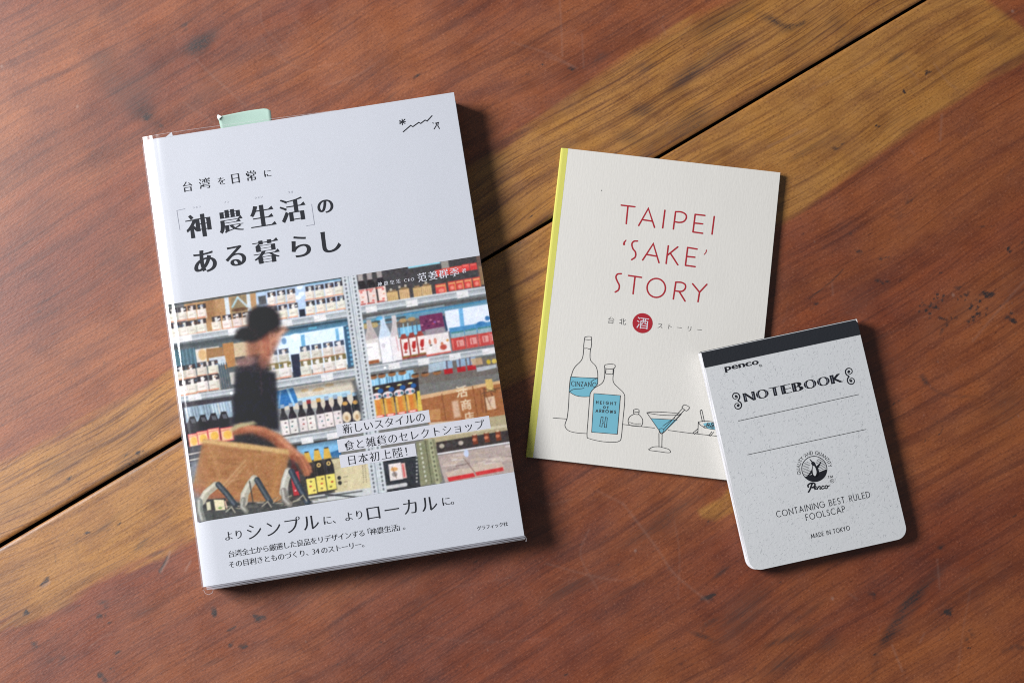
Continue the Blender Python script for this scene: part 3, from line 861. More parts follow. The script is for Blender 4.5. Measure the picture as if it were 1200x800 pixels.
box(z3, 380, 660, 48, 120, (86, 92, 92), .9); box(z3, 392, 690, 40, 70, (212, 206, 196), .9)
jars([(612, 565), (678, 555)], 68, 82, (206, 200, 190), (70, 74, 86), (120, 104, 60)); jars([(612, 645), (684, 633)], 78, 92, (220, 214, 204), (120, 104, 58))
pl(z3, [(752, 585), (802, 578), (815, 710), (770, 718)], (44, 48, 66))
jars([(803, 538), (870, 528), (938, 516), (1004, 506)], 68, 86, (208, 201, 190), (60, 66, 84)); jars([(806, 622), (876, 610), (946, 598), (1012, 586)], 72, 92, (221, 214, 204), (112, 98, 60))
# second shelf and what stands on the third
pl(z3, [(620, 790), (1150, 700), (1190, 1000), (640, 1060)], (150, 152, 150))
pl(z5, [(640, 30), (1060, -40), (1090, 120), (650, 150)], (206, 196, 178))
pl(z5, [(628, 45), (720, 25), (752, 105), (640, 140)], (52, 112, 168)); ln(z5, [(690, 35), (725, 120)], 14, (150, 196, 226)); ln(z5, [(650, 50), (640, 130)], 10, (140, 180, 210))
for p, w in [((785, 40), 22), ((860, 35), 34), ((920, 10), 26)]: bl(z5, p, w, 10, (198, 164, 118), .8)
pl(z5, [(740, 85), (1035, 40), (1040, 62), (748, 108)], (176, 208, 226), .9)
def bottle(z, x, y, w, h, glass, label, cap=None, lab0=.52, lw=1.0, detail=None):
    """x,y = top left of the whole bottle"""
    nk = w * .42
    p = np.array([x, y], float)
    sh = [p + e1*(w-nk)/2, p + e1*(w+nk)/2, p + e1*(w+nk)/2 + e2*h*.24, p + e1*w*.98 + e2*h*.42, p + e1*w*.98 + e2*h, p + e1*w*.02 + e2*h, p + e1*w*.02 + e2*h*.42, p + e1*(w-nk)/2 + e2*h*.24]
    pl(z, sh, vary(glass, 6))
    ln(z, [p + e1*w*.22 + e2*h*.42, p + e1*w*.22 + e2*h*.95], 3, (150, 150, 155), .35)
    if cap: box(z, *(p + e1*(w-nk*1.2)/2), nk*1.2, h*.12, cap)
    if label:
        q = p + e1*w*(1-lw)/2 + e2*h*lab0
        box(z, q[0], q[1], w*lw*.97, h*(.98-lab0), vary(label, 6))
        if detail: 
            for k in range(3): bl(z, tuple(q + e1*w*R_.uniform(.25, .7) + e2*h*(.98-lab0)*(.2 + .3*k)), w*.14, w*.10, detail[k % len(detail)], .8)
for i, (x, y) in enumerate([(636, 122), (684, 113), (736, 103), (782, 96), (836, 87), (880, 78), (928, 70)]):
    bottle(z5, x, y, 46, 172, (46, 42, 46), (224, 214, 208), R_.choice(((150, 60, 62), (196, 150, 80), (120, 128, 140), (150, 170, 190))), .50, 1.0, [(90, 84, 84), (140, 60, 56) if i in (2, 3) else (70, 110, 110), (110, 104, 100)])
for x, y in [(975, 62), (1032, 55)]:
    bottle(z5, x, y, 56, 160, (42, 40, 44), None, (150, 180, 200)); bl(z5, (x + 32, y + 50), 16, 12, (206, 160, 90), .95); bl(z5, (x + 42, y + 125), 25, 32, (216, 200, 172), 1, .3); bl(z5, (x + 42, y + 130), 10, 14, (176, 140, 100), .8)
shelf(z3, (52, 482), (500, 415), 46, [(58, 482, 112, 38), (382, 436, 70, 38)])
shelf(z3, (520, 412), (1085, 324), 46, [(692, 388, 66, 36), (886, 357, 70, 38)])
shelf(z3, (628, 742), (1150, 660), 52, [(928, 704, 70, 38)])
shelf(z5, (98, 72), (400, 28), 36, [(140, 70, 72, 30)]); bl(z5, (380, 55), 9, 9, (250, 250, 250))
# bottles at the left, lower shelf
pl(z5, [(105, 110), (400, 70), (440, 420), (150, 460)], (58, 54, 60))
pl(z5, [(118, 135), (380, 95), (390, 185), (130, 220)], (148, 166, 178))
for k in range(16): ln(z5, [(128 + 16*k, 140 - 2.4*k), (140 + 16*k, 192 - 2.4*k)], 6, R_.choice(((214, 226, 232), (96, 112, 124), (226, 214, 196), (170, 196, 214))), .8)
for k in range(4):
    x, y = 150 + 58*k, 185 - 9*k
    pl(z5, [(x, y), (x + 26, y - 3), (x + 44, y + 44), (x + 48, y + 150), (x - 14, y + 160), (x - 16, y + 50)], (36, 33, 38))
    for j in range(3): ln(z5, [(x + 6 + 8*j, y + 14), (x + 14 + 8*j, y + 34)], 3.5, (190, 196, 206), .7)
for x, y, w in [(138, 282, 56), (186, 268, 62), (246, 253, 66), (316, 248, 70)]:
    box(z5, x, y, w, 76, (204, 92, 96)); box(z5, x + 5, y + 5, w - 10, 64, (226, 190, 150)); bl(z5, (x + w*.62, y + 36), w*.34, 24, (220, 176, 84), 1, .4); ln(z5, [(x + 10, y + 14), (x + w - 8, y + 4)], 6, (206, 110, 96), .8)
pl(z5, [(148, 350), (260, 330), (270, 440), (165, 455)], (70, 70, 74))
for k in range(4): ln(z5, [(146 + 2*k, 392 + 16*k), (215 + 2*k, 378 + 16*k)], 8, ((206, 200, 190), (90, 92, 96))[k % 2], .9)
pl(z5, [(155, 440), (240, 420), (220, 640), (190, 660)], (120, 124, 132), 1, 8)
# the low right part: blue print, cream box, yellow labelled bottles
pl(z5, [(680, 330), (980, 285), (1000, 620), (700, 660)], (66, 62, 60))
pl(z5, [(740, 345), (975, 308), (985, 405), (750, 430)], (128, 180, 214)); pl(z5, [(915, 385), (985, 360), (985, 408), (930, 412)], (50, 96, 140), .9)
shelf(z5, (655, 300), (985, 250), 44, [(764, 303, 66, 34), (905, 278, 66, 34)])
pl(z5, [(928, 420), (1240, 372), (1260, 560), (955, 612)], (206, 194, 158)); pl(z5, [(928, 420), (1000, 410), (1010, 600), (955, 612)], (190, 178, 140), .7, 14)
bl(z5, (975, 520), 11, 12, (50, 48, 46), 1, .3); bl(z5, (979, 547), 11, 12, (50, 48, 46), 1, .3); ln(z5, [(1000, 515), (1020, 512)], 4, (130, 120, 100)); ln(z5, [(1002, 542), (1020, 539)], 4, (130, 120, 100))
for k in range(5): ln(z5, [(950, 440 + 8*k), (978, 436 + 8*k)], 2.5, (150, 140, 116), .6)
for q in (168, 182):
    for k in range(9): bl(z6, (q - 6 + k*1.0, 445 + 12*k), 3, 4, (120, 110, 90), .8)
bottle(z5, 690, 395, 48, 230, (80, 40, 42), (176, 52, 58), (120, 40, 44), .42, 1.0, [(220, 190, 190)])
for x, y in [(768, 380), (822, 366), (876, 356)]:
    bottle(z5, x, y, 54, 240, (44, 38, 40), (220, 206, 108), None, .62, .96, [(96, 80, 50), (170, 60, 50), (110, 96, 60)])
    q = np.array([x + 14, y + 4.0]); pl(z5, [q, q + e1*26, q + e1*36 + e2*56, q + e2*58 - e1*10], (206, 168, 76)); bl(z5, (x + 40, y + 84), 13, 13, (206, 176, 110), 1, .3); bl(z5, (x + 40, y + 84), 6, 6, (70, 60, 50), .9, .3)
pl(z5, [(800, 622), (1240, 560), (1250, 600), (810, 660)], (196, 198, 196)); ln(z5, [(810, 634), (1100, 592)], 8, (70, 72, 72), .9); ln(z5, [(900, 610), (1080, 626)], 9, (50, 50, 52), .9)
# ---- right-hand bay
pl(z4, [(110, 110), (870, -10), (900, 190), (140, 300)], (70, 67, 68))
pl(z4, [(430, 62), (620, 32), (632, 52), (445, 82)], (150, 200, 214)); box(z4, 632, 40, 44, 52, (150, 144, 138))
pl(z4, [(840, 10), (868, 4), (890, 170), (862, 176)], (120, 96, 84), .8)
for x, y in [(135, 105), (188, 97), (246, 86)]:
    bottle(z4, x - 6, y, 56, 200, (44, 40, 42), (226, 206, 196), (168, 160, 154), .52, .9, [(190, 84, 76), (206, 150, 130), (190, 84, 76)])
    box(z4, x + 6, y, 30, 52, (158, 150, 146)); box(z4, x + 2, y + 108, 46, 7, (196, 92, 84), .9); box(z4, x + 12, y + 186, 46, 9, (180, 90, 84), .9)
for x, y, w, h in [(315, 222, 64, 56), (386, 206, 60, 58), (468, 196, 50, 58), (518, 186, 58, 58)]:
    box(z4, x, y, w, h, vary((204, 172, 126))); box(z4, x + 8, y - 12, w - 18, 14, (150, 120, 86), .8)
    for k in range(4): ln(z4, [(x + 12 + k*12, y + 14), (x + 16 + k*12, y + 44)], 3, (120, 92, 62), .5)
for x, y in [(340, 205), (390, 190), (425, 182), (545, 165)]: bl(z4, (x, y), 8, 8, (210, 200, 180), .8)
for x, y in [(598, 92), (640, 84), (680, 76), (716, 70), (756, 60), (800, 54)]:
    box(z4, x, y, 42, 40, vary((204, 72, 66), 10)); box(z4, x + 4, y + 4, 34, 8, (232, 130, 116), .7)
for x, y, w in [(598, 176, 64), (672, 160, 46), (718, 152, 46), (766, 144, 46), (816, 136, 46)]:
    box(z4, x, y, w, 56, vary((196, 70, 62), 8)); box(z4, x + 5, y + 6, w - 10, 10, (224, 180, 120), .8); bl(z4, (x + w*.6, y + 34), w*.26, 12, (230, 150, 130), .8); box(z4, x + w - 7, y + 2, 5, 52, (212, 168, 96), .8)
box(z4, 855, 70, 24, 110, (150, 124, 90), .8)
pl(z4, [(160, 372), (900, 258), (950, 560), (190, 650)], (120, 122, 126))
pl(z4, [(165, 385), (900, 262), (905, 300), (172, 425)], (104, 146, 166)); ln(z4, [(200, 372), (650, 298)], 10, (190, 214, 224), .9); ln(z4, [(420, 350), (890, 272)], 9, (70, 150, 196), .7)
ln(z4, [(190, 405), (420, 366)], 16, (70, 72, 72), .8)
pl(z4, [(655, 330), (912, 288), (925, 410), (670, 450)], (220, 226, 236)); pl(z4, [(736, 316), (760, 312), (772, 425), (748, 430)], (112, 170, 208))
pl(z4, [(680, 430), (930, 390), (935, 440), (690, 480)], (78, 138, 180)); ln(z4, [(648, 362), (668, 440)], 12, (50, 70, 96)); bl(z4, (905, 372), 14, 14, (60, 110, 160)); bl(z4, (868, 402), 26, 12, (64, 120, 170))
ln(z4, [(180, 420), (250, 410)], 30, (196, 160, 90), .7)
def tall(x, y, w, h, body, neck):
    p = np.array([x, y], float)
    pl(z4, [p + e1*w*.32, p + e1*w*.62, p + e1*w*.66 + e2*h*.18, p + e1*w + e2*h*.46, p + e1*w + e2*h, p + e2*h, p + e2*h*.46, p + e1*w*.30 + e2*h*.18], body)
    pl(z4, [p + e1*w*.32, p + e1*w*.62, p + e1*w*.66 + e2*h*.18, p + e1*w*.98 + e2*h*.44, p + e2*h*.46 , p + e1*w*.30 + e2*h*.18], neck, .9, 4)
    ln(z4, [p + e1*w*.84 + e2*h*.5, p + e1*w*.84 + e2*h*.96], 6, (180, 176, 180), .6)
tall(172, 388, 78, 250, (212, 206, 200), (176, 164, 160)); box(z4, 178, 525, 84, 106, (236, 232, 230)); box(z4, 204, 622, 66, 20, (150, 92, 60)); ln(z4, [(196, 546), (230, 540)], 4, (150, 150, 150), .8)
tall(250, 366, 78, 272, (232, 230, 232), (190, 206, 220)); bl(z4, (272, 372), 20, 12, (96, 176, 216)); tall(320, 362, 76, 262, (228, 222, 222), (196, 186, 184))
bl(z4, (296, 530), 12, 14, (196, 190, 196), .8); ln(z4, [(370, 480), (384, 560)], 5, (200, 120, 120), .6)
pl(z4, [(372, 395), (520, 372), (530, 470), (385, 490)], (104, 96, 88)); pl(z4, [(378, 430), (520, 406), (528, 462), (388, 482)], (128, 186, 212))
for k in range(6): ln(z4, [(386 + 26*k, 410 - 4*k), (392 + 26*k, 470 - 4*k)], 8, R_.choice(((70, 88, 110), (176, 214, 230))), .7)
for x, y in [(410, 385), (460, 377)]: bl(z4, (x, y), 24, 12, (176, 142, 96), .9)
for x, y in [(394, 470), (442, 462), (490, 452)]:
    pl(z4, [(x + 8, y - 4), (x + 30, y - 8), (x + 44, y + 22), (x + 62, y + 135), (x + 14, y + 143), (x - 2, y + 28)], (150, 66, 58)); box(z4, x + 4, y + 26, 40, 100, (232, 222, 216)); pl(z4, [(x + 24, y + 46), (x + 44, y + 40), (x + 44, y + 80), (x + 32, y + 94), (x + 20, y + 76)], (176, 48, 46)); bl(z4, (x + 34, y + 100), 9, 5, (150, 60, 50)); box(z4, x + 14, y + 126, 42, 8, (130, 110, 60))
pl(z4, [(505, 360), (640, 338), (655, 430), (520, 450)], (112, 52, 86)); 
for k in range(10): bl(z4, (525 + 12*k + R_.uniform(-4, 4), 380 + R_.uniform(-14, 40)), 9, 6, R_.choice(((170, 60, 80), (130, 90, 170), (190, 130, 150), (80, 40, 70))), .7)
pl(z4, [(540, 440), (650, 420), (656, 462), (545, 478)], (150, 140, 146)); pl(z4, [(532, 474), (676, 452), (694, 566), (550, 594)], (228, 220, 216)); pl(z4, [(548, 586), (692, 562), (693, 570), (550, 596)], (196, 90, 80))
for p, rx, ry, c in [((568, 510), 7, 16, (180, 110, 90)), ((600, 505), 9, 18, (196, 120, 100)), ((648, 540), 20, 16, (176, 70, 56)), ((640, 520), 8, 10, (200, 120, 90)), ((672, 500), 8, 8, (206, 150, 90)), ((575, 530), 8, 5, (110, 100, 90))]: bl(z4, p, rx, ry, c, .9)
for x, y, w in [(690, 488, 84), (772, 474, 76), (846, 462, 72), (908, 452, 34)]:
    box(z4, x, y, w - 4, 76, vary((186, 74, 70), 8)); box(z4, x, y - 30, w - 6, 32, (150, 172, 178)); box(z4, x + 3, y - 34, w - 12, 9, (76, 130, 130)); box(z4, x + w*.40, y + 14, w*.5, 38, (222, 170, 162), .85); ln(z4, [(x + w*.55, y + 20), (x + w*.62, y + 44)], 6, (170, 60, 60), .8); box(z4, x + 8, y + 10, 5, 56, (226, 150, 140), .7)
shelf(z4, (145, 300), (892, 186), 52, [(190, 306, 66, 36), (426, 270, 68, 38), (724, 220, 68, 38)])
shelf(z4, (196, 655), (955, 538), 44, [(324, 640, 66, 34), (496, 613, 66, 36), (680, 584, 66, 36), (874, 554, 70, 34)]); bl(z4, (305, 660), 8, 7, (250, 250, 250))
pl(z4, [(205, 705), (965, 590), (985, 690), (215, 800)], (112, 104, 98))
pl(z4, [(208, 712), (470, 672), (500, 780), (220, 830)], (140, 190, 216))
for k in range(18): ln(z4, [(225 + 15*k, 730 - 2.3*k), (232 + 15*k, 800 - 2.3*k)], 6, R_.choice(((92, 136, 168), (206, 226, 238), (160, 206, 228), (70, 90, 110))), .8)
for x, y in [(236, 716), (286, 708), (346, 698), (406, 690), (482, 708), (540, 700), (610, 690)]: bl(z4, (x, y), 24, 13, (146, 100, 66)); bl(z4, (x, y - 10), 20, 5, (60, 50, 46), .9)
for x, y in [(676, 684), (752, 672), (812, 662)]: box(z4, x - 26, y - 14, 50, 30, (170, 36, 44)); box(z4, x - 30, y - 58, 52, 44, (150, 176, 200), .9); ln(z4, [(x - 10, y - 60), (x - 6, y - 16)], 10, (90, 70, 80), .7)
pl(z4, [(560, 640), (660, 620), (660, 668), (560, 690)], (180, 200, 214), .8)
bl(z4, (912, 626), 12, 14, (196, 170, 60)); bl(z4, (945, 622), 14, 14, (206, 180, 90)); pl(z4, [(806, 610), (870, 600), (880, 640), (820, 650)], (196, 160, 120), .8); pl(z4, [(840, 660), (955, 640), (960, 660), (845, 685)], (186, 190, 196), .9)
# cardboard boxes and gold beer bottles
pl(z6, [(465, 75), (930, -10), (965, 215), (545, 250), (490, 160)], (160, 104, 66))
pl(z6, [(470, 70), (930, -16), (932, 0), (474, 92)], (206, 170, 130)); ln(z6, [(600, 60), (625, 210)], 6, (120, 72, 46), .7); ln(z6, [(770, 20), (800, 190)], 8, (132, 80, 50), .8)
pl(z6, [(838, -20), (876, -24), (890, 40), (850, 48)], (206, 176, 110)); pl(z6, [(838, 80), (890, 70), (900, 140), (852, 148)], (212, 186, 158)); pl(z6, [(520, 150), (590, 140), (596, 200), (530, 205)], (196, 150, 100), .7)
pl(z6, [(655, 100), (690, 94), (706, 185), (668, 192)], (206, 176, 150), .9, 4)
def brush(ch, x, y, h, c):
    A = outline(ch, 3)
    for G in sorted(A, key=lambda P: -area2(P)):
        Pz = [np.array([x, y]) + e1 * (q[0] - .5) * h - e2 * (q[1] - .38) * h for q in contrast([G], .02, .012, False)[0]]
        pl(z6, Pz, c if area2(G) > 0 else (158, 104, 68), 1, 2.2)
brush('活', 710, 46, 66, (228, 214, 186)); brush('商', 734, 118, 62, (228, 212, 184)); brush('店', 752, 184, 56, (222, 206, 178))
for k in range(14): ln(z6, [(800 + R_.uniform(0, 130), R_.uniform(20, 160)), (812 + R_.uniform(0, 120), R_.uniform(20, 160))], 8, R_.choice(((110, 66, 44), (180, 124, 84), (70, 50, 44), (150, 100, 90))), .45)
pl(z6, [(205, 20), (470, -30), (480, 90), (215, 120)], (50, 44, 48))
for x, y in [(214, 75), (274, 66), (336, 56), (396, 46)]:
    box(z6, x + 4, y + 18, 56, 92, (196, 152, 70)); box(z6, x + 20, y + 20, 24, 80, (206, 120, 56), .85, 5); ln(z6, [(x + 14, y + 26), (x + 26, y + 104)], 5, (232, 200, 120), .8)
    bl(z6, (x + 28, y - 2), 30, 20, (226, 214, 214), 1, .3); bl(z6, (x + 14, y + 4), 9, 9, (60, 90, 110), .9); bl(z6, (x + 44, y - 2), 9, 9, (60, 100, 110), .9); bl(z6, (x + 29, y), 8, 10, (206, 150, 150), .9)
    bl(z6, (x + 48, y - 32), 17, 14, (44, 92, 150), .95, .4); bl(z6, (x + 22, y - 34), 12, 10, (70, 46, 40), .9); bl(z6, (x + 30, y - 46), 14, 5, (226, 220, 150), .9)
    box(z6, x + 20, y + 104, 48, 16, (206, 86, 76)); box(z6, x + 26, y + 106, 34, 9, (238, 220, 214), .9)
pl(z6, [(462, 45), (478, 42), (494, 150), (470, 156)], (206, 182, 84))
pl(z6, [(470, 250), (965, 170), (985, 300), (520, 350)], (172, 160, 128)); ln(z6, [(560, 292), (955, 235)], 16, (206, 196, 168), .8); ln(z6, [(540, 225), (840, 205)], 20, (214, 204, 186), .8)
pl(z6, [(568, 325), (965, 258), (975, 320), (575, 385)], (66, 58, 56))
for x in (600, 635, 672, 705): bl(z6, (x, 345 - (x-600)*.16), 15, 13, R_.choice(((206, 196, 180), (70, 66, 66), (196, 186, 170))), .9)
for x, y in [(780, 308), (845, 297), (908, 288)]: box(z6, x - 14, y - 22, 28, 52, (120, 62, 44)); bl(z6, (x, y + 2), 12, 10, (196, 120, 90)); box(z6, x - 8, y - 30, 16, 10, (200, 180, 150))
ln(z6, [(572, 390), (975, 325)], 9, (226, 222, 222))
pl(z6, [(575, 398), (975, 332), (1000, 490), (620, 550)], (176, 160, 152))
for k in range(26):
    x, y = 585 + R_.uniform(0, 370), 0
    y = 398 - (x - 575)*.165 + R_.uniform(6, 110); ln(z6, [(x, y), (x + R_.uniform(20, 70), y - R_.uniform(4, 12))], R_.uniform(5, 12), R_.choice(((206, 192, 182), (150, 132, 126), (196, 178, 160), (126, 108, 104), (216, 206, 200))), .75)
pl(z6, [(620, 490), (930, 430), (945, 470), (630, 520)], (196, 178, 162)); ln(z6, [(720, 410), (790, 500)], 6, (120, 96, 90), .7); bl(z6, (735, 385), 14, 22, (196, 214, 240), .8)
pl(z6, [(630, 518), (775, 492), (785, 512), (640, 540)], (198, 56, 58)); pl(z6, [(784, 488), (936, 460), (942, 480), (792, 508)], (196, 60, 60))
for x in (880, 930, 960): ln(z6, [(x, 420), (x + 40, 412)], 20, vary((190, 176, 162), 14), .8)
# bottle under the captions, uprights
pl(z6, [(270, 430), (470, 390), (485, 590), (290, 600)], (52, 54, 58))
box(z6, 292, 450, 104, 96, (40, 42, 48)); box(z6, 302, 446, 72, 92, (224, 214, 208)); bl(z6, (338, 472), 20, 12, (206, 150, 84), .9); bl(z6, (340, 500), 16, 14, (110, 104, 104), .7); ln(z6, [(326, 460), (350, 520)], 5, (120, 90, 70), .7); box(z6, 374, 440, 22, 84, (222, 180, 170)); box(z6, 380, 446, 9, 70, (190, 80, 80), .8)
ln(z6, [(285, 575), (400, 556)], 22, (200, 200, 198)); bl(z6, (300, 470), 10, 40, (60, 62, 70), .7)
for k in range(8): bl(z6, (462, 400 + 20*k), 6, 6, (190, 190, 186), .8)
def upright(P, w, c, hole=(96, 100, 104)):
    ln(z4, P, w, c)
    a, b = map(np.array, P); n = int(np.hypot(*(b - a)) / 24)
    for i in range(n): bl(z4, tuple(a + (b - a) * (i + .5) / n), 6, 8, hole, .9, .5)
za = [(66, 110), (246, 1380)]
ln(z4, [(90, 110), (272, 1390)], 84, (150, 156, 160)); ln(z4, [(94, 110), (276, 1390)], 8, (212, 216, 218), .9); ln(z4, [(104, 110), (286, 1390)], 6, (96, 102, 106), .8)
upright([(66, 116), (246, 1392)], 36, (196, 200, 202)); upright([(118, 106), (298, 1380)], 36, (200, 204, 206))
pl(z4, [(130, 730), (110, 740), (150, 900), (176, 1000), (170, 840)], (60, 62, 66), .7, 5)
pl(z6, [(458, 322), (560, 304), (604, 540), (482, 566)], (132, 132, 104)); ln(z6, [(535, 315), (578, 545)], 26, (162, 162, 130)); ln(z6, [(508, 315), (545, 548)], 5, (84, 84, 66))
for k in range(9): bl(z6, (480 + 4.2*k, 335 + 25*k), 6, 8, (196, 198, 180), .9); bl(z6, (540 + 4.4*k, 330 + 25*k), 6, 8, (90, 90, 72), .8)
# the shopper, blurred by walking: head, torso, arm
still = pic.a.copy()
pl(z3, [(495, 500), (560, 440), (715, 425), (735, 440), (690, 478), (672, 530), (640, 575), (610, 650), (545, 660), (500, 610)], (176, 118, 90), .96, 12)
pl(z3, [(500, 500), (560, 480), (580, 640), (520, 640)], (128, 84, 66), .7, 16); pl(z3, [(640, 450), (720, 430), (690, 478), (660, 520)], (196, 146, 122), .8, 10)
pl(z3, [(560, 450), (650, 440), (660, 470), (600, 500), (560, 500)], (96, 58, 46), .75, 14); pl(z3, [(668, 505), (655, 560), (625, 600), (632, 560), (645, 520)], (120, 72, 56), .7, 8); bl(z3, (700, 452), 16, 10, (216, 170, 146), .8, 1.0)
for x in (572, 590, 612, 630): ln(z3, [(x, 455), (x + 14, 640)], 7, R_.choice(((216, 170, 150), (150, 70, 56), (196, 140, 120))), .6, 3)
pl(z3, [(424, 488), (432, 446), (462, 426), (500, 420), (494, 372), (512, 328), (556, 300), (612, 296), (658, 316), (688, 350), (694, 402), (676, 436), (636, 448), (610, 466), (572, 492), (530, 512), (476, 500)], (26, 22, 25), 1, 9); bl(z3, (520, 460), 60, 40, (38, 33, 35), .9, 1.2); bl(z3, (668, 440), 30, 18, (70, 52, 48), .7, 1.2)
pl(z3, [(430, 660), (470, 610), (560, 590), (610, 620), (640, 700), (660, 1000), (440, 1000)], (44, 38, 44), .96, 12)
bl(z3, (490, 625), 60, 26, (150, 114, 108), .8, 1.0); bl(z3, (590, 625), 30, 40, (150, 96, 76), .7, 1.0)
pl(z5, [(400, -60), (625, -60), (645, 262), (560, 246), (388, 220)], (28, 28, 36), 1, 7)
ln(z5, [(590, -40), (610, 120)], 8, (66, 60, 64), .7, 6); ln(z5, [(540, -60), (548, 60)], 8, (110, 80, 72), .6, 5)
for k in range(14): bl(z5, (R_.uniform(420, 610), R_.uniform(20, 210)), 3, 3, (100, 100, 106), .6)
pl(z5, [(392, 275), (610, 270), (640, 360), (560, 350), (400, 330)], (40, 38, 40), 1, 6)
pl(z5, [(380, 250), (430, 218), (560, 240), (655, 285), (720, 345), (790, 408), (822, 468), (812, 508), (782, 500), (758, 452), (700, 405), (610, 330), (575, 300), (490, 268), (395, 285)], (172, 108, 78), 1, 5)
pl(z5, [(440, 232), (560, 250), (650, 300), (720, 362), (690, 372), (600, 300), (480, 258)], (196, 134, 100), .8, 8); pl(z5, [(600, 290), (660, 330), (740, 430), (700, 400), (620, 340)], (136, 76, 54), .8, 7)
pl(z5, [(395, 262), (560, 262), (640, 312), (600, 322), (500, 280), (400, 284)], (120, 66, 46), .7, 9)
for P_, w_, c_ in [([(742, 400), (768, 455), (788, 502)], 22, (176, 112, 82)), ([(758, 398), (790, 450), (806, 500)], 20, (190, 126, 94)), ([(770, 396), (806, 444), (820, 486)], 16, (180, 116, 86)), ([(716, 384), (752, 420), (764, 462)], 20, (160, 98, 70))]: ln(z5, P_, w_, c_, 1, 3)
for P_ in ([(754, 410), (780, 462), (796, 502)], [(770, 404), (802, 456), (814, 496)], [(736, 404), (760, 450), (774, 492)]): ln(z5, P_, 5, (104, 56, 42), .85, 3)
ln(z5, [(640, 302), (700, 350), (742, 392)], 9, (214, 158, 126), .7, 5)
pl(z5, [(372, 252), (400, 228), (500, 208), (520, 222), (420, 246), (386, 268)], (172, 164, 126), .95, 5)
# wooden basket board, streaked
pl(z5, [(222, 308), (440, 330), (694, 366), (700, 392), (655, 660), (440, 650), (185, 600), (170, 560), (186, 470)], (160, 112, 72), 1, 5)
for k in range(46):
    y = R_.uniform(350, 630); x = R_.uniform(190, 560); ln(z5, [(x, y), (x + R_.uniform(50, 170), y + R_.uniform(0, 16))], R_.uniform(3, 9), R_.choice(((178, 130, 86), (140, 94, 58), (186, 140, 98), (150, 104, 66), (128, 84, 54))), .5, 4)
pl(z5, [(222, 308), (440, 330), (696, 366), (700, 392), (440, 358), (222, 330)], (198, 164, 112), .95, 4); ln(z5, [(260, 340), (330, 560)], 18, (182, 140, 96), .6, 6)
ln(z5, [(335, 560), (455, 425)], 6, (214, 186, 146), .8, 3); ln(z5, [(345, 575), (460, 450)], 4, (206, 176, 136), .7, 3); ln(z5, [(370, 540), (440, 520)], 3, (206, 176, 140), .6); ln(z5, [(640, 400), (610, 640)], 16, (186, 140, 84), .6, 7); pl(z5, [(170, 560), (330, 600), (440, 655), (300, 660), (185, 620)], (150, 88, 64), .7, 10)
def walk_blur():
    """long exposure of the walking shopper in the printed photograph"""
    m_ = np.clip(np.abs(pic.a - still).sum(-1, keepdims=True) / 24, 0, 1)
    sharp = pic.a.copy()
    t_ = Raster(pic.w, pic.h, 0); t_.a = np.repeat(m_, 3, -1); t_.blur(26, dy=0); t_.blur(3)
    pic.blur(22, dy=0); pic.blur(2)
    w_ = np.clip(t_.a * 1.15, 0, 1)
    pic.a = still * (1 - w_) + (pic.a * .62 + sharp * .38) * w_
walk_blur()
# wire feet and handles along the lower edge
pl(z5, [(185, 655), (660, 655), (820, 640), (840, 680), (210, 775)], (74, 74, 72), 1, 3)
bl(z5, (300, 670), 90, 22, (40, 40, 42), .8); pl(z5, [(236, 640), (350, 630), (350, 690), (246, 700)], (56, 54, 52)); pl(z5, [(282, 640), (338, 640), (346, 695), (292, 700)], (222, 210, 176)); bl(z5, (318, 684), 12, 7, (110, 140, 70)); pl(z5, [(240, 655), (262, 650), (268, 695), (246, 700)], (206, 200, 170)); ln(z5, [(345, 650), (356, 690)], 8, (206, 170, 150))
for k in range(18): a = R_.uniform(220, 780); ln(z5, [(a, 745 - (a-200)*.15 - R_.uniform(0, 50)), (a + R_.uniform(40, 140), 735 - (a-200)*.15 - R_.uniform(10, 60))], R_.uniform(3, 7), R_.choice(((176, 168, 146), (40, 42, 44), (120, 116, 104), (206, 198, 176))), .8)
def tube(P, w, c, hl): ln(z5, P, w, c); ln(z5, [(a - w*.16, b - w*.1) for a, b in P], w*.36, hl, .8, 3)
tube([(215, 650), (240, 605), (292, 562)], 44, (170, 164, 146), (212, 206, 188)); tube([(308, 558), (352, 606), (400, 668)], 34, (54, 60, 66), (104, 112, 118))
tube([(205, 650), (206, 700), (222, 752)], 36, (120, 122, 116), (196, 196, 186)); tube([(448, 655), (452, 612), (480, 560), (505, 526)], 46, (168, 162, 146), (210, 206, 190)); tube([(522, 532), (556, 590), (594, 652)], 34, (52, 58, 64), (100, 108, 114))
tube([(446, 640), (440, 680), (462, 704)], 28, (124, 122, 112), (190, 188, 176)); tube([(666, 600), (676, 540), (694, 486)], 46, (172, 168, 156), (214, 212, 202)); tube([(712, 486), (748, 560), (800, 655)], 36, (50, 58, 68), (98, 108, 118)); tube([(668, 590), (676, 640), (700, 664)], 34, (128, 122, 114), (196, 194, 186))
for x, y in [(380, 690), (580, 660), (775, 625)]: bl(z5, (x, y), 26, 16, (60, 60, 60), .9); ln(z5, [(x - 30, y + 16), (x, y - 10), (x + 20, y + 20)], 7, (176, 170, 150), .9)
ln(z5, [(480, 540), (500, 660)], 8, (60, 56, 52), .8)
pl(z5, [(115, 140), (150, 130), (215, 640), (196, 650)], (220, 222, 230), .10, 22)  # very faint pale streak along the left side of the picture
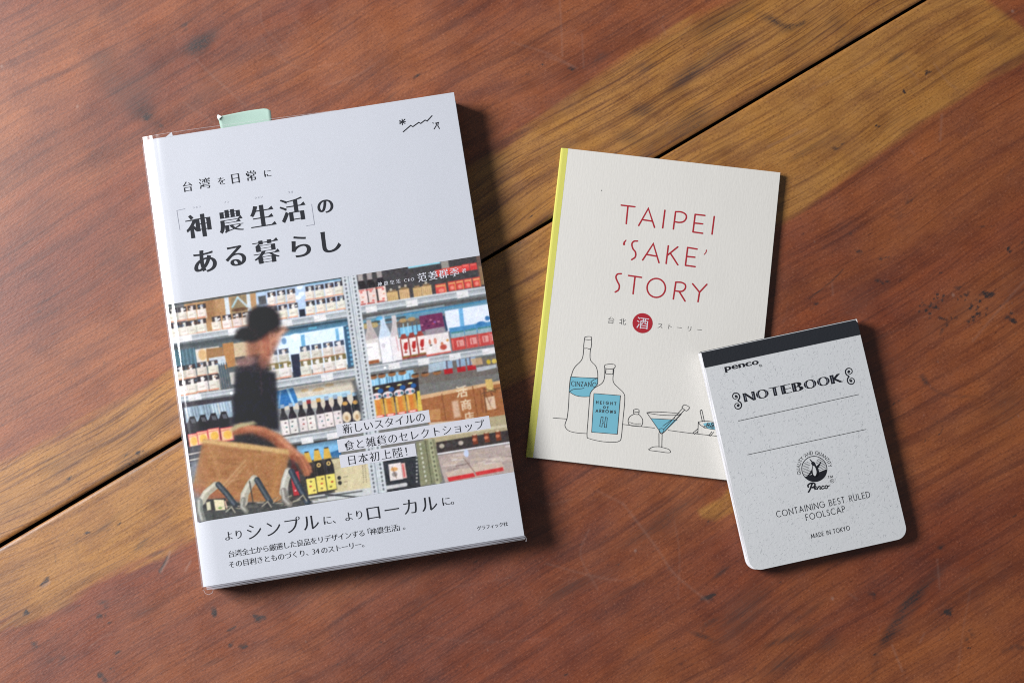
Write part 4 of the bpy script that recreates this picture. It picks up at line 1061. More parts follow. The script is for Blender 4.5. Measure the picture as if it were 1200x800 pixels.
# softness and grain of the print
pic.blur(1)
def vnoise(h, w, s, seed):
    r = np.random.default_rng(seed); a = r.normal(0, 1, (h // s + 2, w // s + 2))
    yy, xx = np.mgrid[0:h, 0:w] / s; y0, x0 = yy.astype(int), xx.astype(int); fy, fx = yy - y0, xx - x0
    return (a[y0, x0]*(1-fx) + a[y0, x0+1]*fx)*(1-fy) + (a[y0+1, x0]*(1-fx) + a[y0+1, x0+1]*fx)*fy
pic.a += vnoise(pic.h, pic.w, 5, 1)[..., None] * 4 + vnoise(pic.h, pic.w, 2, 2)[..., None] * 4
pic.a += np.stack([vnoise(pic.h, pic.w, 3, 7 + k) for k in range(3)], -1) * 2
lum = pic.a.mean(-1, keepdims=True)
pic.a = lum + (pic.a - lum) * 1.02
pic.a = 128 + (pic.a - 122) * 1.08
pic.a = np.clip(pic.a, 0, 255)
alb = np.clip(lin(pic.a) * .93 - .012, 0.003, .9)

m, nt, b = material('printed_photograph'); N = NT(nt)
at = N.n('ShaderNodeAttribute', attribute_name='tone'); N.l(at.outputs['Color'], b.inputs['Base Color'])
b.inputs['Roughness'].default_value = .42; b.inputs['Specular IOR Level'].default_value = .4
M_PHOTO = m
xs = (px0 + np.arange(pic.w) * RES) * MM; ys = (py0 - np.arange(pic.h)[::-1] * RES) * MM
xs[-1] = BW / 2 * MM - 1e-5
big_grid('cover_photograph', xs, ys, np.full((pic.h, pic.w), Zp), M_PHOTO, cover, alb[::-1], smooth=False)

# ---- lettering on the cover
Zt = BT * MM + 0.00009
ax = np.array([1.0, 0.0])
EMB = 11.9
def at_mm(x, y): return cover_mm([(x, y)])[0]
g = []
for ch, x0_, x1_, y0_, y1_, em in [('神', 216, 248, 249, 283, 11.6), ('農', 255, 284.5, 243.5, 278, 11.2), ('生', 291.5, 323, 239, 270, 11.4), ('活', 327, 359, 231, 264.5, 11.6), ('の', 371.5, 390.5, 235.6, 252, 8.0),
        ('あ', 225.5, 253.5, 292.6, 322.7, 11.8), ('る', 263, 287.6, 288, 315, 11.3), ('暮', 295.5, 328, 279, 312.4, 11.6), ('ら', 340.6, 363.6, 275.7, 304.5, 11.6), ('し', 374.7, 400.8, 272, 297.4, 11.6)]:
    c = at_mm((x0_ + x1_) / 2, (y0_ + y1_) / 2)
    kana = ch in 'のあるらし'
    g.append(put(contrast(outline(ch, 7), 0.036 if kana else .044, -.002 if kana else -.015, not kana), c, em * 1.05))
ink('title_lettering', g, M_BLACK, cover, Zt)
g = []
for ch, x0_, x1_, y0_, y1_, em in [('台', 212.4, 225.8, 213.5, 227.2, 5.3), ('湾', 231.4, 247.2, 209.5, 223.7, 5.6), ('を', 254.3, 263.8, 208.7, 219, 4.2), ('日', 270, 280.8, 204.7, 217.7, 5.5), ('常', 286.8, 301, 200.8, 215, 5.4), ('に', 308, 318.5, 200.8, 209.5, 4.1)]:
    g.append(put(ming(ch, .016, -.012), at_mm((x0_ + x1_) / 2, (y0_ + y1_) / 2), em))
ink('subtitle_lettering', g, M_BLACK, cover, Zt)
g = []
for t, xy in [('シェン', (229.8, 244.3)), ('ノン', (265, 238.5)), ('シェン', (302.6, 233)), ('フオ', (340, 227))]:
    c = at_mm(*xy); k = (len(t) - 1) / 2
    g += line_of(t, c - ax * 1.35 * k, c + ax * 1.35 * k, 1.25, 0, -.01, False)
for P in [[(216, 246.4), (206.4, 248.5), (210, 271)], [(364.8, 241.2), (368.3, 264.9), (358.8, 266.5)]]: g.append([ribbon(cover_mm(P), .22)])
ink('reading_marks', g, M_GREY, cover, Zt)
zi = zoom(390, 100, 4)
g = [[ribbon(cover_mm(zi(P)), .42) for P in ([(325, 168), (326, 194)], [(313, 174), (338, 188)], [(314, 190), (338, 168)], [(312, 182), (340, 179)])],
     [ribbon(cover_mm(zi([(330, 227), (365, 197), (375, 203), (403, 183), (412, 188), (433, 172), (442, 177), (465, 152)])), .48)],
     [ribbon(cover_mm(zi(P)), .42) for P in ([(469, 185), (471, 187)], [(481, 187), (496, 183)], [(487, 187), (484, 200), (475, 214)], [(495, 184), (492, 198), (500, 212)])]]
ink('mountain_emblem', g, M_BLACK, cover, Zt)
# promise lines below the photograph
z7, z8 = zoom(200, 560, 5.4545), zoom(400, 560, 5.0)
def seg(text, a, b, em, ox=.010, oy=-.012):
    p, q = cover_mm([a])[0], cover_mm([b])[0]; q = np.array([q[0], p[1] + (q[1] - p[1]) * .5]); p = np.array([p[0], q[1]])
    return line_of(text, p, q, em, ox, oy)
g = seg('より', (267.5, 628.2), (279.2, 626.4), 4.6) + seg('シンプル', (297.2, 622.6), (363.7, 612.6), 8.2, .006) + seg('に、', (383.3, 609.6), (394.5, 608), 4.6) + seg('より', (408.4, 605.3), (420.6, 603.4), 4.6) + seg('ローカル', (437, 600.6), (502.4, 590.6), 8.2, .006) + seg('に。', (522.4, 587.4), (533, 586), 4.6)
ink('slogan_lettering', g, M_BLACK, cover, Zt)
g = seg('台湾全土から厳選した良品をリデザインする', (270.6, 648.9), (423.6, 625.3), 3.35) + seg('「', (429.5, 624), (429.6, 624), 3.35) + seg('神農生活', (437, 622.8), (462, 618.9), 3.35) + seg('」。', (469, 617.6), (475.5, 616.6), 3.35)
g += seg('その目利きとものづくり、', (271.1, 661.4), (362, 647.2), 3.35) + seg('のストーリー。', (379.7, 644.6), (427.5, 637.2), 3.35)
p = cover_mm([(369.4, 646.2)])[0]
for k, ch in enumerate('34'): g.append(put(contrast(outline(ch, 4), .008, -.022, False), p + ax * (k - .5) * 1.75, 3.6))
ink('summary_lettering', g, M_BLACK, cover, Zt)
ink('publisher_lettering', seg('グラフィック社', (561, 618.8), (592, 614), 2.15), M_BLACK, cover, Zt)
# white caption strips
Zc = BT * MM + 0.00008
g = []
for q in [[(393.2, 498.6), (502.2, 481), (504.4, 495), (395.6, 513)], [(394.4, 516.2), (572.8, 487.8), (575, 502.2), (397, 531.4)], [(397, 534.2), (486, 520.2), (488, 534.4), (399.4, 549.4)]]:
    mq = cover_mm(q); x0_, x1_ = mq[[0, 3], 0].mean(), mq[[1, 2], 0].mean(); y1_, y0_ = mq[[0, 1], 1].mean(), mq[[2, 3], 1].mean()
    g.append([np.array([(x0_, y0_), (x1_, y0_), (x1_, y1_), (x0_, y1_)])])
cap = ink('caption_strip', g, M_WHITE, cover, Zc)
g = seg('新しいスタイルの', (407, 503.4), (492.5, 489.9), 4.9, .008) + seg('食と雑貨のセレクトショップ', (409, 522.6), (561.5, 498.4), 4.9, .008) + seg('日本初上陸！', (412, 539.6), (479, 529), 4.9, .008)
ink('caption_lettering', g, M_BLACK, cap, Zt + .00003)
g = seg('神農生活', (445, 334.6), (466.6, 331.2), 2.1, .02) + seg('范姜群季', (494.6, 326.6), (532.4, 320.6), 4.5, .02, -.008) + seg('著', (543.8, 319), (544, 319), 2.2, .02)
p = cover_mm([(479.2, 329.6)])[0]
for k, ch in enumerate('CEO'): g.append(put(contrast(outline(ch, 4), .012, -.012, False), p + ax * (k - 1) * 1.65, 2.1))
ink('author_lettering', g, M_WHITE, cover, Zt)

# ---- clear sleeve round the book
def sleeve():
    xs = np.concatenate([np.linspace(74.4, -58, 14), np.linspace(-61, -73.4, 44)])
    prof = [(x, BT + .42 - .10 * (x > 70) - 0.95 * float(drop(x)) + .30 * math.exp(-((x + 64.5) / 2.6) ** 2)) for x in xs]
    z_l = prof[-1][1]
    for a in np.linspace(30, 90, 6)[1:]:
        r = math.radians(a); prof.append((-73.6 - 1.1 * math.sin(r), z_l - 1.2 * (1 - math.cos(r))))
    prof += [(-74.9, 8), (-74.9, 2), (-74.5, .25)]
    ny = 28; v, f = [], []
    for j in range(ny + 1):
        t = j / ny
        for i, (x, z) in enumerate(prof):
            top = BH/2 + 1.7 * min(1, max(0, (20 - x) / 70))
            bot = -BH/2 - 1.5
            y = bot + (top - bot) * t
            rx_ = -68.9 - 1.2 * (1 - t) + .25 * math.sin(j * .9)
            z = z + (.30 if i < 58 else 0) * math.exp(-((x - rx_) / .75) ** 2) * min(1, max(0, (t - .30) / .25)) * (.75 + .25 * math.sin(j * 1.7))
            w = .12 * math.sin(j * 1.1 + x * .05) * (1 if z > 3 else 0)
            v.append((x * MM, y * MM, (z + w * (.4 if x > -60 else 1)) * MM))
    n = len(prof)
    for j in range(ny):
        for i in range(n - 1): f.append((j*n + i, j*n + i + 1, (j+1)*n + i + 1, (j+1)*n + i)[::-1])
    o = link('plastic_sleeve', mesh_from('plastic_sleeve', v, f, True), M_FILM, book)
    return o
sleeve()
def film_lip(name, P, w):
    """folded rim of the film: a thin tube-like ridge that catches light"""
    P = np.asarray(P, float); v, f = [], []; n = 6
    for i, p in enumerate(P):
        d = P[min(i+1, len(P)-1)] - P[max(i-1, 0)]; d /= np.linalg.norm(d)
        s = np.cross(d, (0, 0, 1)); s /= np.linalg.norm(s) + 1e-9; u = np.cross(s, d)
        for k in range(n):
            a = 2*math.pi*k/n; v.append((p + (s*math.cos(a) + u*math.sin(a)) * w / 2) * MM)
    for i in range(len(P) - 1):
        for k in range(n): f.append((i*n + k, i*n + (k+1) % n, (i+1)*n + (k+1) % n, (i+1)*n + k))
    return link(name, mesh_from(name, v, f, True), M_RIM, book)
m, nt, b = material('film_fold_rim'); b.inputs['Base Color'].default_value = (.80, .78, .80, 1); b.inputs['Roughness'].default_value = .2; b.inputs['Alpha'].default_value = .22
M_RIM = m
def skirt(y0, y1, z0, z1, wob):
    v, f = [], []
    xs_ = np.linspace(-72.5, 74.2, 40)
    for i, x in enumerate(xs_):
        d = float(drop(np.array(x))); k = wob * math.sin(x * .21) * .3
        v += [(x*MM, y0*MM, (z0 - d)*MM), (x*MM, (y1 + k)*MM, (z1 - d)*MM)]
    for i in range(len(xs_) - 1): f.append((2*i, 2*i + 1, 2*i + 3, 2*i + 2))
    return link('sleeve_fold', mesh_from('sleeve_fold', v, f, True), M_SKIRT, book)
m, nt, b = material('doubled_film'); b.inputs['Base Color'].default_value = (.62, .62, .68, 1); b.inputs['Roughness'].default_value = .3; b.inputs['Alpha'].default_value = .55
M_SKIRT = m
skirt(-BH/2 - .12, -BH/2 - .72, BT + .1, BT - .05, .25)
skirt(-BH/2 - .95, -BH/2 - 1.5, BT - .1, BT - .3, .4)
film_lip('sleeve_fold', [(x, -BH/2 - 1.75, BT - .5 - float(drop(np.array(x)))) for x in np.linspace(-70, 74, 20)], .22)
film_lip('sleeve_fold', [(x, BH/2 + 1.7 * min(1, max(0, (20 - x) / 70)), BT - float(drop(np.array(x)))) for x in np.linspace(-73.5, 18, 14)], .25)
film_lip('sleeve_fold', [(-74.6, -BH/2 - 1.2, 11), (-74, -BH/2 - 3, 11), (-72.5, -BH/2 - 3.8, 11), (-70.8, -BH/2 - 3.2, 11), (-70, -BH/2 - 1.6, 11.5)], .28)
film_lip('sleeve_fold', [(74.2, -BH/2 - .2, BT), (74.8, -BH/2 - 1.6, BT - 1), (74.4, -BH/2 - 2.8, BT - 1.4)], .5)
tri = [(-63.5, BH/2 - .4), (-59.6, BH/2 - .2), (-59.9, BH/2 + 1.9)]
link('torn_flap', mesh_from('torn_flap', [(a*MM, b_*MM, (BT + .05)*MM) for a, b_ in tri] + [(a*MM, b_*MM, (BT - .15)*MM) for a, b_ in tri], [(0,1,2), (5,4,3), (0,3,4,1), (1,4,5,2), (2,5,3,0)]), M_COVER, book)

# ------------------------------------------------------------------ green sticky note between the pages
tab_pts = cover_mm([(257.5, 153), (317.5, 143.5), (314, 127.5), (256, 137)])
tx0, tx1, ty = tab_pts[0, 0], tab_pts[1, 0], BH / 2 - 1.0
brot = math.radians(9.043)
def book_to_world(x, y, z): return np.array([book.location.x + (x*math.cos(brot) - y*math.sin(brot))*MM, book.location.y + (x*math.sin(brot) + y*math.cos(brot))*MM, z*MM])
tab_at = book_to_world((tx0 + tx1) / 2, ty, BT - 3.0)
tab = thing('sticky_note', 'pale green sticky note curling out of the top of the big book', 'sticky note', tab_at, (0, 0, brot))
def tab_sheet():
    nx, ny = 16, 12; w = tx1 - tx0; v, f = [], []
    for j in range(ny + 1):
        for i in range(nx + 1):
            s, t = i / nx, j / ny
            L = 6.7 + 1.1 * math.sin(min(1, s * 1.15) * math.pi * .62)    # uneven free edge
            if s > .9: L -= 8 * (s - .9) ** 1.5 * 6
            y = L * t
            z = 1.6 * math.sin(t * 1.4) + 1.5 * t * t * (1 - s) ** 2
            x = (s - .5) * w + .5 * t * (s - .5)
            v.append((x * MM, y * MM, z * MM))
    n = nx + 1
    for j in range(ny):
        for i in range(nx): f.append((j*n + i, j*n + i + 1, (j+1)*n + i + 1, (j+1)*n + i))
    o = link('note_paper', mesh_from('note_paper', v, f, True), M_GREEN, tab)
    so = o.modifiers.new('thickness', 'SOLIDIFY'); so.thickness = .00012
    # the dog-eared corner
    c = v[ny * n]; x, y, z = [k / MM for k in c]
    e = [(x - .1, y - 1.5, z + .10), (x + 1.8, y - .1, z + .10), (x + .1, y + 1.1, z + .12), (x - .45, y + .1, z + .10)]
    d = link('folded_corner', mesh_from('folded_corner', [(a*MM, b_*MM, c_*MM) for a, b_, c_ in e], [(0, 1, 2), (0, 2, 3)]), flat('pale_note_back', (.82, .88, .86), .6), tab)
    so = d.modifiers.new('thickness', 'SOLIDIFY'); so.thickness = .00012
tab_sheet()

# ------------------------------------------------------------------ the thin booklet
LW, LH, LT = 105.0, 148.0, 3.4
LX, LY, LR = 0.067, 0.013, math.radians(-6.593)
z_top = LT * MM
br = np.array([LX + (LW/2*math.cos(LR) + LH/2*math.sin(LR))*MM, LY + (LW/2*math.sin(LR) - LH/2*math.cos(LR))*MM, z_top])
def project(P):
    d = np.asarray(P) - CAM; F = np.array([0, math.sin(TILT), -math.cos(TILT)]); U = np.array([0, math.cos(TILT), math.sin(TILT)])
    k = 1200*FOCAL/36; return 600 + k*d[0]/(d@F), 400 - k*(d@U)/(d@F)
lets_mm = sheet_map([(657.5, 173), (916, 200), project(br), (615, 535)], LW, LH)
booklet = thing('booklet', 'thin cream booklet with red hand-drawn title, yellow spine and bottle drawings', 'booklet', (LX, LY, 0), (0, 0, LR))
hw, hh = LW/2, LH/2
slab('page_block', [(-hw + 1, -hh + .25), (hw - .3, -hh + .25), (hw - .3, hh - .25), (-hw + 1, hh - .25)], .35, LT - .3, M_PAGES, booklet)
def rounded_sheet(name, x0, x1, y0, y1, z, t, mat, parent, lift=0.0):
    nx, ny = 14, 10; v, f = [], []
    for s in (0, 1):
        for j in range(ny + 1):
            for i in range(nx + 1):
                x = x0 + (x1 - x0) * i / nx; y = y0 + (y1 - y0) * j / ny
                v.append((x*MM, y*MM, (z - s*t + lift * max(0, (x - 10) / hw) ** 2)*MM))
    n = nx + 1; m_ = n * (ny + 1)
    for j in range(ny):
        for i in range(nx):
            q = (j*n + i, j*n + i + 1, (j+1)*n + i + 1, (j+1)*n + i); f.append(q); f.append(tuple(m_ + k for k in q[::-1]))
    for i in range(nx): f.append((i, m_ + i, m_ + i + 1, i + 1)); k = ny*n + i; f.append((k + 1, m_ + k + 1, m_ + k, k))
    for j in range(ny): a, b_ = j*n, (j+1)*n; f.append((b_, m_ + b_, m_ + a, a)); a, b_ = j*n + nx, (j+1)*n + nx; f.append((a, m_ + a, m_ + b_, b_))
    return link(name, mesh_from(name, v, f), mat, parent)
lcover = rounded_sheet('front_cover', -hw + 3.3, hw, -hh, hh, LT, .3, M_BOOKLET, booklet)
rounded_sheet('back_cover', -hw + 1, hw, -hh, hh, .32, .3, M_BOOKLET, booklet)
# yellow spine strip folded round the edge
prof = [(-hw + 3.45, LT + .04), (-hw + 1.2, LT + .04), (-hw + .5, LT - .08), (-hw + .12, LT - .45), (-hw, LT - 1), (-hw, .3), (-hw + .3, .03), (-hw + 3.4, .03), (-hw + 3.4, .01), (-hw + .2, .01), (-hw - .02, .3)]
P = prof[:8]
v = [(x*MM, s*hh*MM, z*MM) for s in (-1, 1) for x, z in P]; n = len(P)
sp = link('spine', mesh_from('spine', v, [(i, n + i, n + i + 1, i + 1) for i in range(n - 1)]), M_YELLOW, booklet)
so = sp.modifiers.new('thickness', 'SOLIDIFY'); so.thickness = .00012; so.offset = -1

LZ = LT * MM + .00006
zt, za2 = zoom(600, 160, 3.33333), zoom(600, 380, 4.2115)
RW = .74
def ribs(z, paths, w, sm=False): return [ribbon(lets_mm(z(smooth_path(P, 6) if (sm and len(P) > 2) else P)), w) for P in paths]
T = [[(427, 266), (480, 272)], [(453, 269), (446, 338)], [(495, 345), (533, 278), (557, 352)], [(508, 322), (549, 328)], [(598, 285), (589, 354)], [(640, 290), (631, 358)],
     [(717, 300), (755, 304)], [(717, 300), (708, 369)], [(713, 334), (746, 337)], [(708, 369), (746, 374)], [(792, 308), (783, 377)],
     [(510, 480), (552, 416), (574, 490)], [(525, 458), (565, 465)], [(611, 424), (602, 493)], [(648, 428), (606, 462)], [(619, 453), (648, 498)], [(687, 430), (724, 436)], [(687, 430), (678, 500)], [(683, 465), (715, 468)], [(678, 500), (716, 505)],
     [(455, 541), (505, 548)], [(480, 545), (472, 612)], [(640, 566), (630, 632)], [(654, 604), (676, 640)], [(706, 572), (733, 605), (762, 574)], [(733, 605), (727, 642)]]
C = [[(640, 290), (662, 291), (679, 300), (682, 314), (672, 328), (654, 332), (635, 329)], [(490, 406), (476, 407), (468, 418), (472, 436), (482, 450), (481, 468), (467, 479)], [(426, 534), (411, 536), (405, 548), (411, 565), (418, 580), (415, 597), (402, 606)],
     [(640, 566), (662, 567), (677, 576), (676, 592), (662, 602), (636, 600)]]
g = [[c] for c in ribs(zt, T, RW) + ribs(zt, C, RW, True)]
g.append([ribbon(lets_mm(zt([(563 + 36*math.cos(a), 589 + 37*math.sin(a)) for a in np.linspace(0, 2*math.pi, 33)])), RW)])
for P in ([(445, 403), (438, 411), (437, 419)], [(761, 440), (759, 449), (752, 457)]): g.append([ribbon(lets_mm(zt(P)), .5, 1.0 if P[0][0] < 500 else .4)])
# one united mesh: strokes that meet share a group
ink('title_lettering', [sum(g, [])], M_RED, lcover, LZ)
c = lets_mm(zt([(509, 727)]))[0]
seal = ink('red_seal', [[circle(c, 4.75, 48)]], M_RED, lcover, LZ)
ink('seal_lettering', [put(contrast(outline('酒', 5), .004, -.004, False), c, 6.0)], M_WHITE, seal, LZ + .00004)
g = []
for ch, x, y, em in [('台', 386, 716, 3.5), ('北', 431, 721, 3.5), ('ス', 578, 738, 3.0), ('ト', 617, 740, 3.0), ('ー', 653, 744, 2.9), ('リ', 693, 748, 2.9), ('ー', 732, 752, 2.9)]:
    g.append(put(contrast(outline(ch, 4), -.006, -.008, False), lets_mm(zt([(x, y)]))[0], em))
ink('subtitle_lettering', g, M_LINE, lcover, LZ)
ink('ink_dot', [[circle(lets_mm(zt([(350, 209)]))[0], .25, 10)]], M_LINE, lcover, LZ)
# drawings: blue fills first, outlines above
def shape(P, sm=False): 
    C_ = lets_mm(za2(smooth_path(P, 5, True) if sm else P)); return C_ if area2(C_) > 0 else C_[::-1]
fills = [[shape([(286, 258), (350, 262), (418, 264), (419, 296), (405, 311), (388, 330), (380, 355), (350, 356), (310, 350), (278, 332)])], [shape([(401, 340), (532, 350), (516, 541), (389, 531)])],
         [shape([(683, 463), (812, 470), (752, 527), (738, 536), (728, 529)])], [shape([(943, 490), (960, 484), (985, 482), (1015, 486), (1018, 500), (1012, 513), (985, 514), (962, 508)], True)]]
ink('blue_colouring', fills, M_BLUE, lcover, LZ)
OUT = [[(357, 62), (372, 59), (388, 61), (390, 72), (386, 118), (366, 117), (351, 114), (355, 72), (357, 62)], [(355, 73), (372, 75), (388, 74)], [(351, 115), (348, 150), (338, 178), (305, 213), (290, 250), (281, 290), (275, 400), (268, 460), (262, 478), (257, 497), (263, 513), (282, 527), (320, 535), (365, 538)],
       [(385, 118), (382, 150), (386, 178), (410, 205), (419, 235), (420, 270), (419, 297)], [(286, 258), (350, 262), (418, 264)], [(278, 332), (310, 350), (345, 356), (379, 355)], [(279, 333), (300, 320), (335, 317), (352, 314)], [(415, 266), (396, 275), (385, 286)],
       [(456, 198), (480, 195), (504, 198), (503, 214), (480, 219), (454, 214), (456, 198)], [(461, 217), (460, 242), (478, 244), (494, 243), (496, 219)], [(455, 216), (453, 262), (440, 290), (405, 312), (385, 335), (380, 360), (372, 460), (366, 548), (378, 563), (440, 577), (500, 580), (524, 575), (535, 558), (545, 460), (553, 375), (549, 340), (522, 312), (502, 292), (495, 270), (500, 220)],
       [(597, 420), (610, 417), (623, 421), (622, 441), (610, 443), (598, 439), (597, 420)], [(598, 429), (610, 432), (622, 431)], [(600, 441), (580, 452), (570, 470), (572, 489), (582, 498), (610, 501), (631, 502), (640, 490), (641, 468), (630, 451), (620, 442)], [(577, 482), (600, 489), (631, 489)],
       [(662, 434), (700, 430), (780, 434), (833, 441), (800, 447), (740, 446), (690, 440), (662, 434)], [(724, 530), (735, 539), (750, 528)], [(683, 463), (740, 466), (812, 470)], [(670, 616), (692, 604), (724, 602), (740, 606), (770, 615), (779, 628), (765, 632), (720, 626), (680, 621), (670, 616)],
       [(836, 408), (850, 395), (874, 408), (860, 425), (848, 418), (836, 408)], [(918, 480), (950, 475), (1000, 480), (1020, 484)], [(918, 480), (930, 496), (960, 510), (1000, 517), (1020, 516)], [(927, 427), (932, 420), (937, 426), (948, 478)], [(927, 427), (938, 478)]]
STR = [[(286, 258), (278, 332)], [(401, 340), (532, 350), (516, 541), (389, 531), (401, 340)], [(198, 461), (267, 466)], [(541, 492), (700, 510)], [(768, 521), (890, 537)], [(662, 434), (728, 529)], [(831, 444), (750, 528)], [(722, 536), (722, 604)], [(738, 537), (736, 606)], [(746, 517), (838, 414)], [(752, 525), (850, 420)], [(742, 500), (800, 460)],
       [(918, 482), (915, 537)], [(915, 514), (892, 533), (898, 540), (914, 528)], [(985, 528), (970, 547), (978, 549), (994, 530)], [(888, 536), (1030, 552)],
       [(437, 455), (446, 457), (444, 479), (455, 480), (458, 457), (467, 460), (462, 508), (452, 507), (454, 488), (442, 487), (440, 505), (429, 502), (437, 455)]]
g = [[c] for c in ribs(za2, OUT, .27, True) + ribs(za2, STR, .27)] + [[ribbon(lets_mm(za2([(735 + 12*math.cos(a), 523 + 11*math.sin(a)) for a in np.linspace(0, 6.283, 20)])), .27)]]
rr = random.Random(3)
for k in range(13):
    x, y = rr.uniform(950, 1012), rr.uniform(488, 508); g.append([ribbon(lets_mm(za2([(x + 7*math.cos(a), y + 5*math.sin(a)) for a in np.linspace(0, 5.5, 8)])), .22)])
ink('line_drawing', [sum(g, [])], M_LINE, lcover, LZ + .00004)
LM = lambda x, y: lets_mm(za2([(x, y)]))[0]
g = caps('CINZANO', LM(289, 303), LM(412, 309), 2.1, .26, jitter=.04, rnd=rr) + caps('HEIGHT', LM(413, 391), LM(510, 396), 1.25, .30, jitter=.08, rnd=rr) + caps('OF', LM(447, 413), LM(472, 415), 1.0, .28) + caps('ARROWS', LM(410, 432), LM(508, 438), 1.3, .30, jitter=.06, rnd=rr)
ink('bottle_lettering', g, M_LINE, lcover, LZ + .00005)

# ------------------------------------------------------------------ the memo pad
PW, PH, PT = 74.6, 103.6, 6.2
PX, PY, PR = 0.1350, -0.0490, math.radians(12.18)
pad = thing('memo_pad', 'small grey speckled memo pad with black top binding, lying on the booklet corner', 'notepad', (PX, PY, 0), (0, 0, PR))
# it leans: the upper left corner lies on the booklet, the lower right edge on the table
lean_x, lean_y = math.radians(1.35), math.radians(1.35)
pad.rotation_mode = 'XYZ'
pad.rotation_euler = (lean_x, lean_y, PR)
pad.location = (PX, PY, 0.0024)
pad_mm = sheet_map([(823.5, 413.5), (1001.5, 372.5), (1066, 628.5), (877.5, 670.5)], PW, PH)
def pad_outline(inset=0.0, dx=0.0):
    w, h, r = PW/2 - inset, PH/2 - inset, 5.2
    pts = [(-w, h), (-w, -h + r)]
    pts += [(-w + r - r*math.cos(a), -h + r - r*math.sin(a)) for a in np.linspace(0, math.pi/2, 9)[1:]]
    pts += [(w - r + r*math.sin(a), -h + r - r*math.cos(a)) for a in np.linspace(0, math.pi/2, 9)]
    pts += [(w, h)]
    return [(x + dx, y) for x, y in pts]
slab('back_board', pad_outline(), 0, .7, M_PAD, pad)
# pages, slightly fanned to the left
npg = 10; zz = np.linspace(.72, PT - .42, npg + 1)
v, f = [], []
for k in range(npg):
    o_ = pad_outline(.25, -1.25 * (1 - abs(k / npg - .40)) * .9 + .05 * math.sin(k * 2.1))
    n = len(o_); b0 = len(v)
    v += [(x*MM, y*MM, zz[k]*MM) for x, y in o_] + [(x*MM, y*MM, (zz[k+1] - .02)*MM) for x, y in o_]
    f += [tuple(b0 + n + i for i in range(n))] + [tuple(b0 + i for i in range(n))[::-1]] + [(b0 + i, b0 + (i+1) % n, b0 + n + (i+1) % n, b0 + n + i) for i in range(n)]
pgm = mesh_from('page_block', v, f); link('page_block', pgm, M_PADPG, pad)
# front cover with its fibres
pcov = slab('front_cover', pad_outline(0, .35), PT - .4, PT, [M_PAD, M_FIBRE], pad)
import bmesh
bm = bmesh.new(); bm.from_mesh(pcov.data)
rf = random.Random(21)
for k in range(2300):
    x, y, a = rf.uniform(-PW/2 + 1.2, PW/2 - 1), rf.uniform(-PH/2 + 1, PH/2 - 8), rf.uniform(0, 2*math.pi)
    if y < -PH/2 + 5 and abs(x) > PW/2 - 5: continue
    l, w, cv = rf.choice((rf.uniform(.2, .7), rf.uniform(.5, 1.9))), rf.uniform(.04, .085), rf.uniform(-.9, .9)
    prev = None; p = np.array([x, y])
    for s in range(5):
        d = np.array([math.cos(a), math.sin(a)]); nn = np.array([-d[1], d[0]]) * w * (.3 if s in (0, 4) else 1) / 2
        cur = [bm.verts.new(((p + q)[0]*MM, (p + q)[1]*MM, PT*MM + 2.5e-5 + 1e-8*k)) for q in (nn, -nn)]
        if prev:
            fc = bm.faces.new((prev[1], cur[1], cur[0], prev[0])); fc.material_index = 1
        prev = cur; p = p + d * l / 4; a += cv * .5 + rf.uniform(-.2, .2)
bm.to_mesh(pcov.data); bm.free()
# binding tape over the top edge
tq = pad_mm(zoom(810, 360, 4.6154)([(82, 330), (905, 137)])); ty0 = tq[:, 1].mean()
prof = [(PH/2 + .15, .2), (PH/2 + .2, 1), (PH/2 + .2, PT - .8), (PH/2 - .05, PT - .15), (PH/2 - .8, PT + .10), (ty0, PT + .08)]
x0_, x1_ = -PW/2 + .12, PW/2 + .40
v = [(x*MM, y*MM, z*MM) for x in (x0_, x1_) for y, z in prof]; n = len(prof)
tp = link('binding_tape', mesh_from('binding_tape', v, [(i, i + 1, n + i + 1, n + i) for i in range(n - 1)]), M_TAPE, pad)
so = tp.modifiers.new('thickness', 'SOLIDIFY'); so.thickness = .00015; so.offset = 0
wear_pts = [(PW/2 + .40, PH/2 - .1), (PW/2 + .40, PH/2 - 1.7), (PW/2 - .1, PH/2 - .9), (PW/2 - .3, PH/2 + .05)]
link('worn_corner', mesh_from('worn_corner', [(a*MM, b_*MM, (PT + .22)*MM) for a, b_ in wear_pts] + [(a*MM, b_*MM, (PT - .6)*MM) for a, b_ in wear_pts], [(0,3,2,1), (4,5,6,7), (0,1,5,4), (1,2,6,5), (2,3,7,6), (3,0,4,7)]), flat('bare_worn_paper', (.75, .68, .64), .8), tp)

PZ = PT * MM + .00006
zn, zl = zoom(810, 360, 4.6154), zoom(840, 500, 4.4458)
NM = lambda x, y: pad_mm(zn([(x, y)]))[0]
LMm = lambda x, y: pad_mm(zl([(x, y)]))[0]
# "penco" in bold extended letters
a, b_ = NM(186, 336), NM(368, 296); d = b_ - a
wd = [1.0, 1.0, 1.0, .95, 1.05]; tot = sum(wd); x = 0; g = []
for ch, w_ in zip('penco', wd):
    o_ = outline(ch, 5); o_ = contrast(o_, .034, .008, False); A = np.concatenate(o_)
    wg = A[:, 0].max() - A[:, 0].min(); tgt = np.hypot(*d) * w_ / tot * .95
    xc = A[:, 0].min(); dd = d / np.hypot(*d); up = np.array([-dd[1], dd[0]]); em = 3.9
    g.append([a + dd * x + (P[:, :1] - xc) / wg * tgt * dd + (P[:, 1:] - 0.0) * em * up - up * .55 for P in o_]); x += np.hypot(*d) * w_ / tot
c = NM(375, 311); g.append([ribbon(circle(c, .55, 16)[list(range(16)) + [0]], .16)]); g.append(put(outline('R', 3), c, .85))
ink('maker_lettering', g, M_BLACK, pcov, PZ)
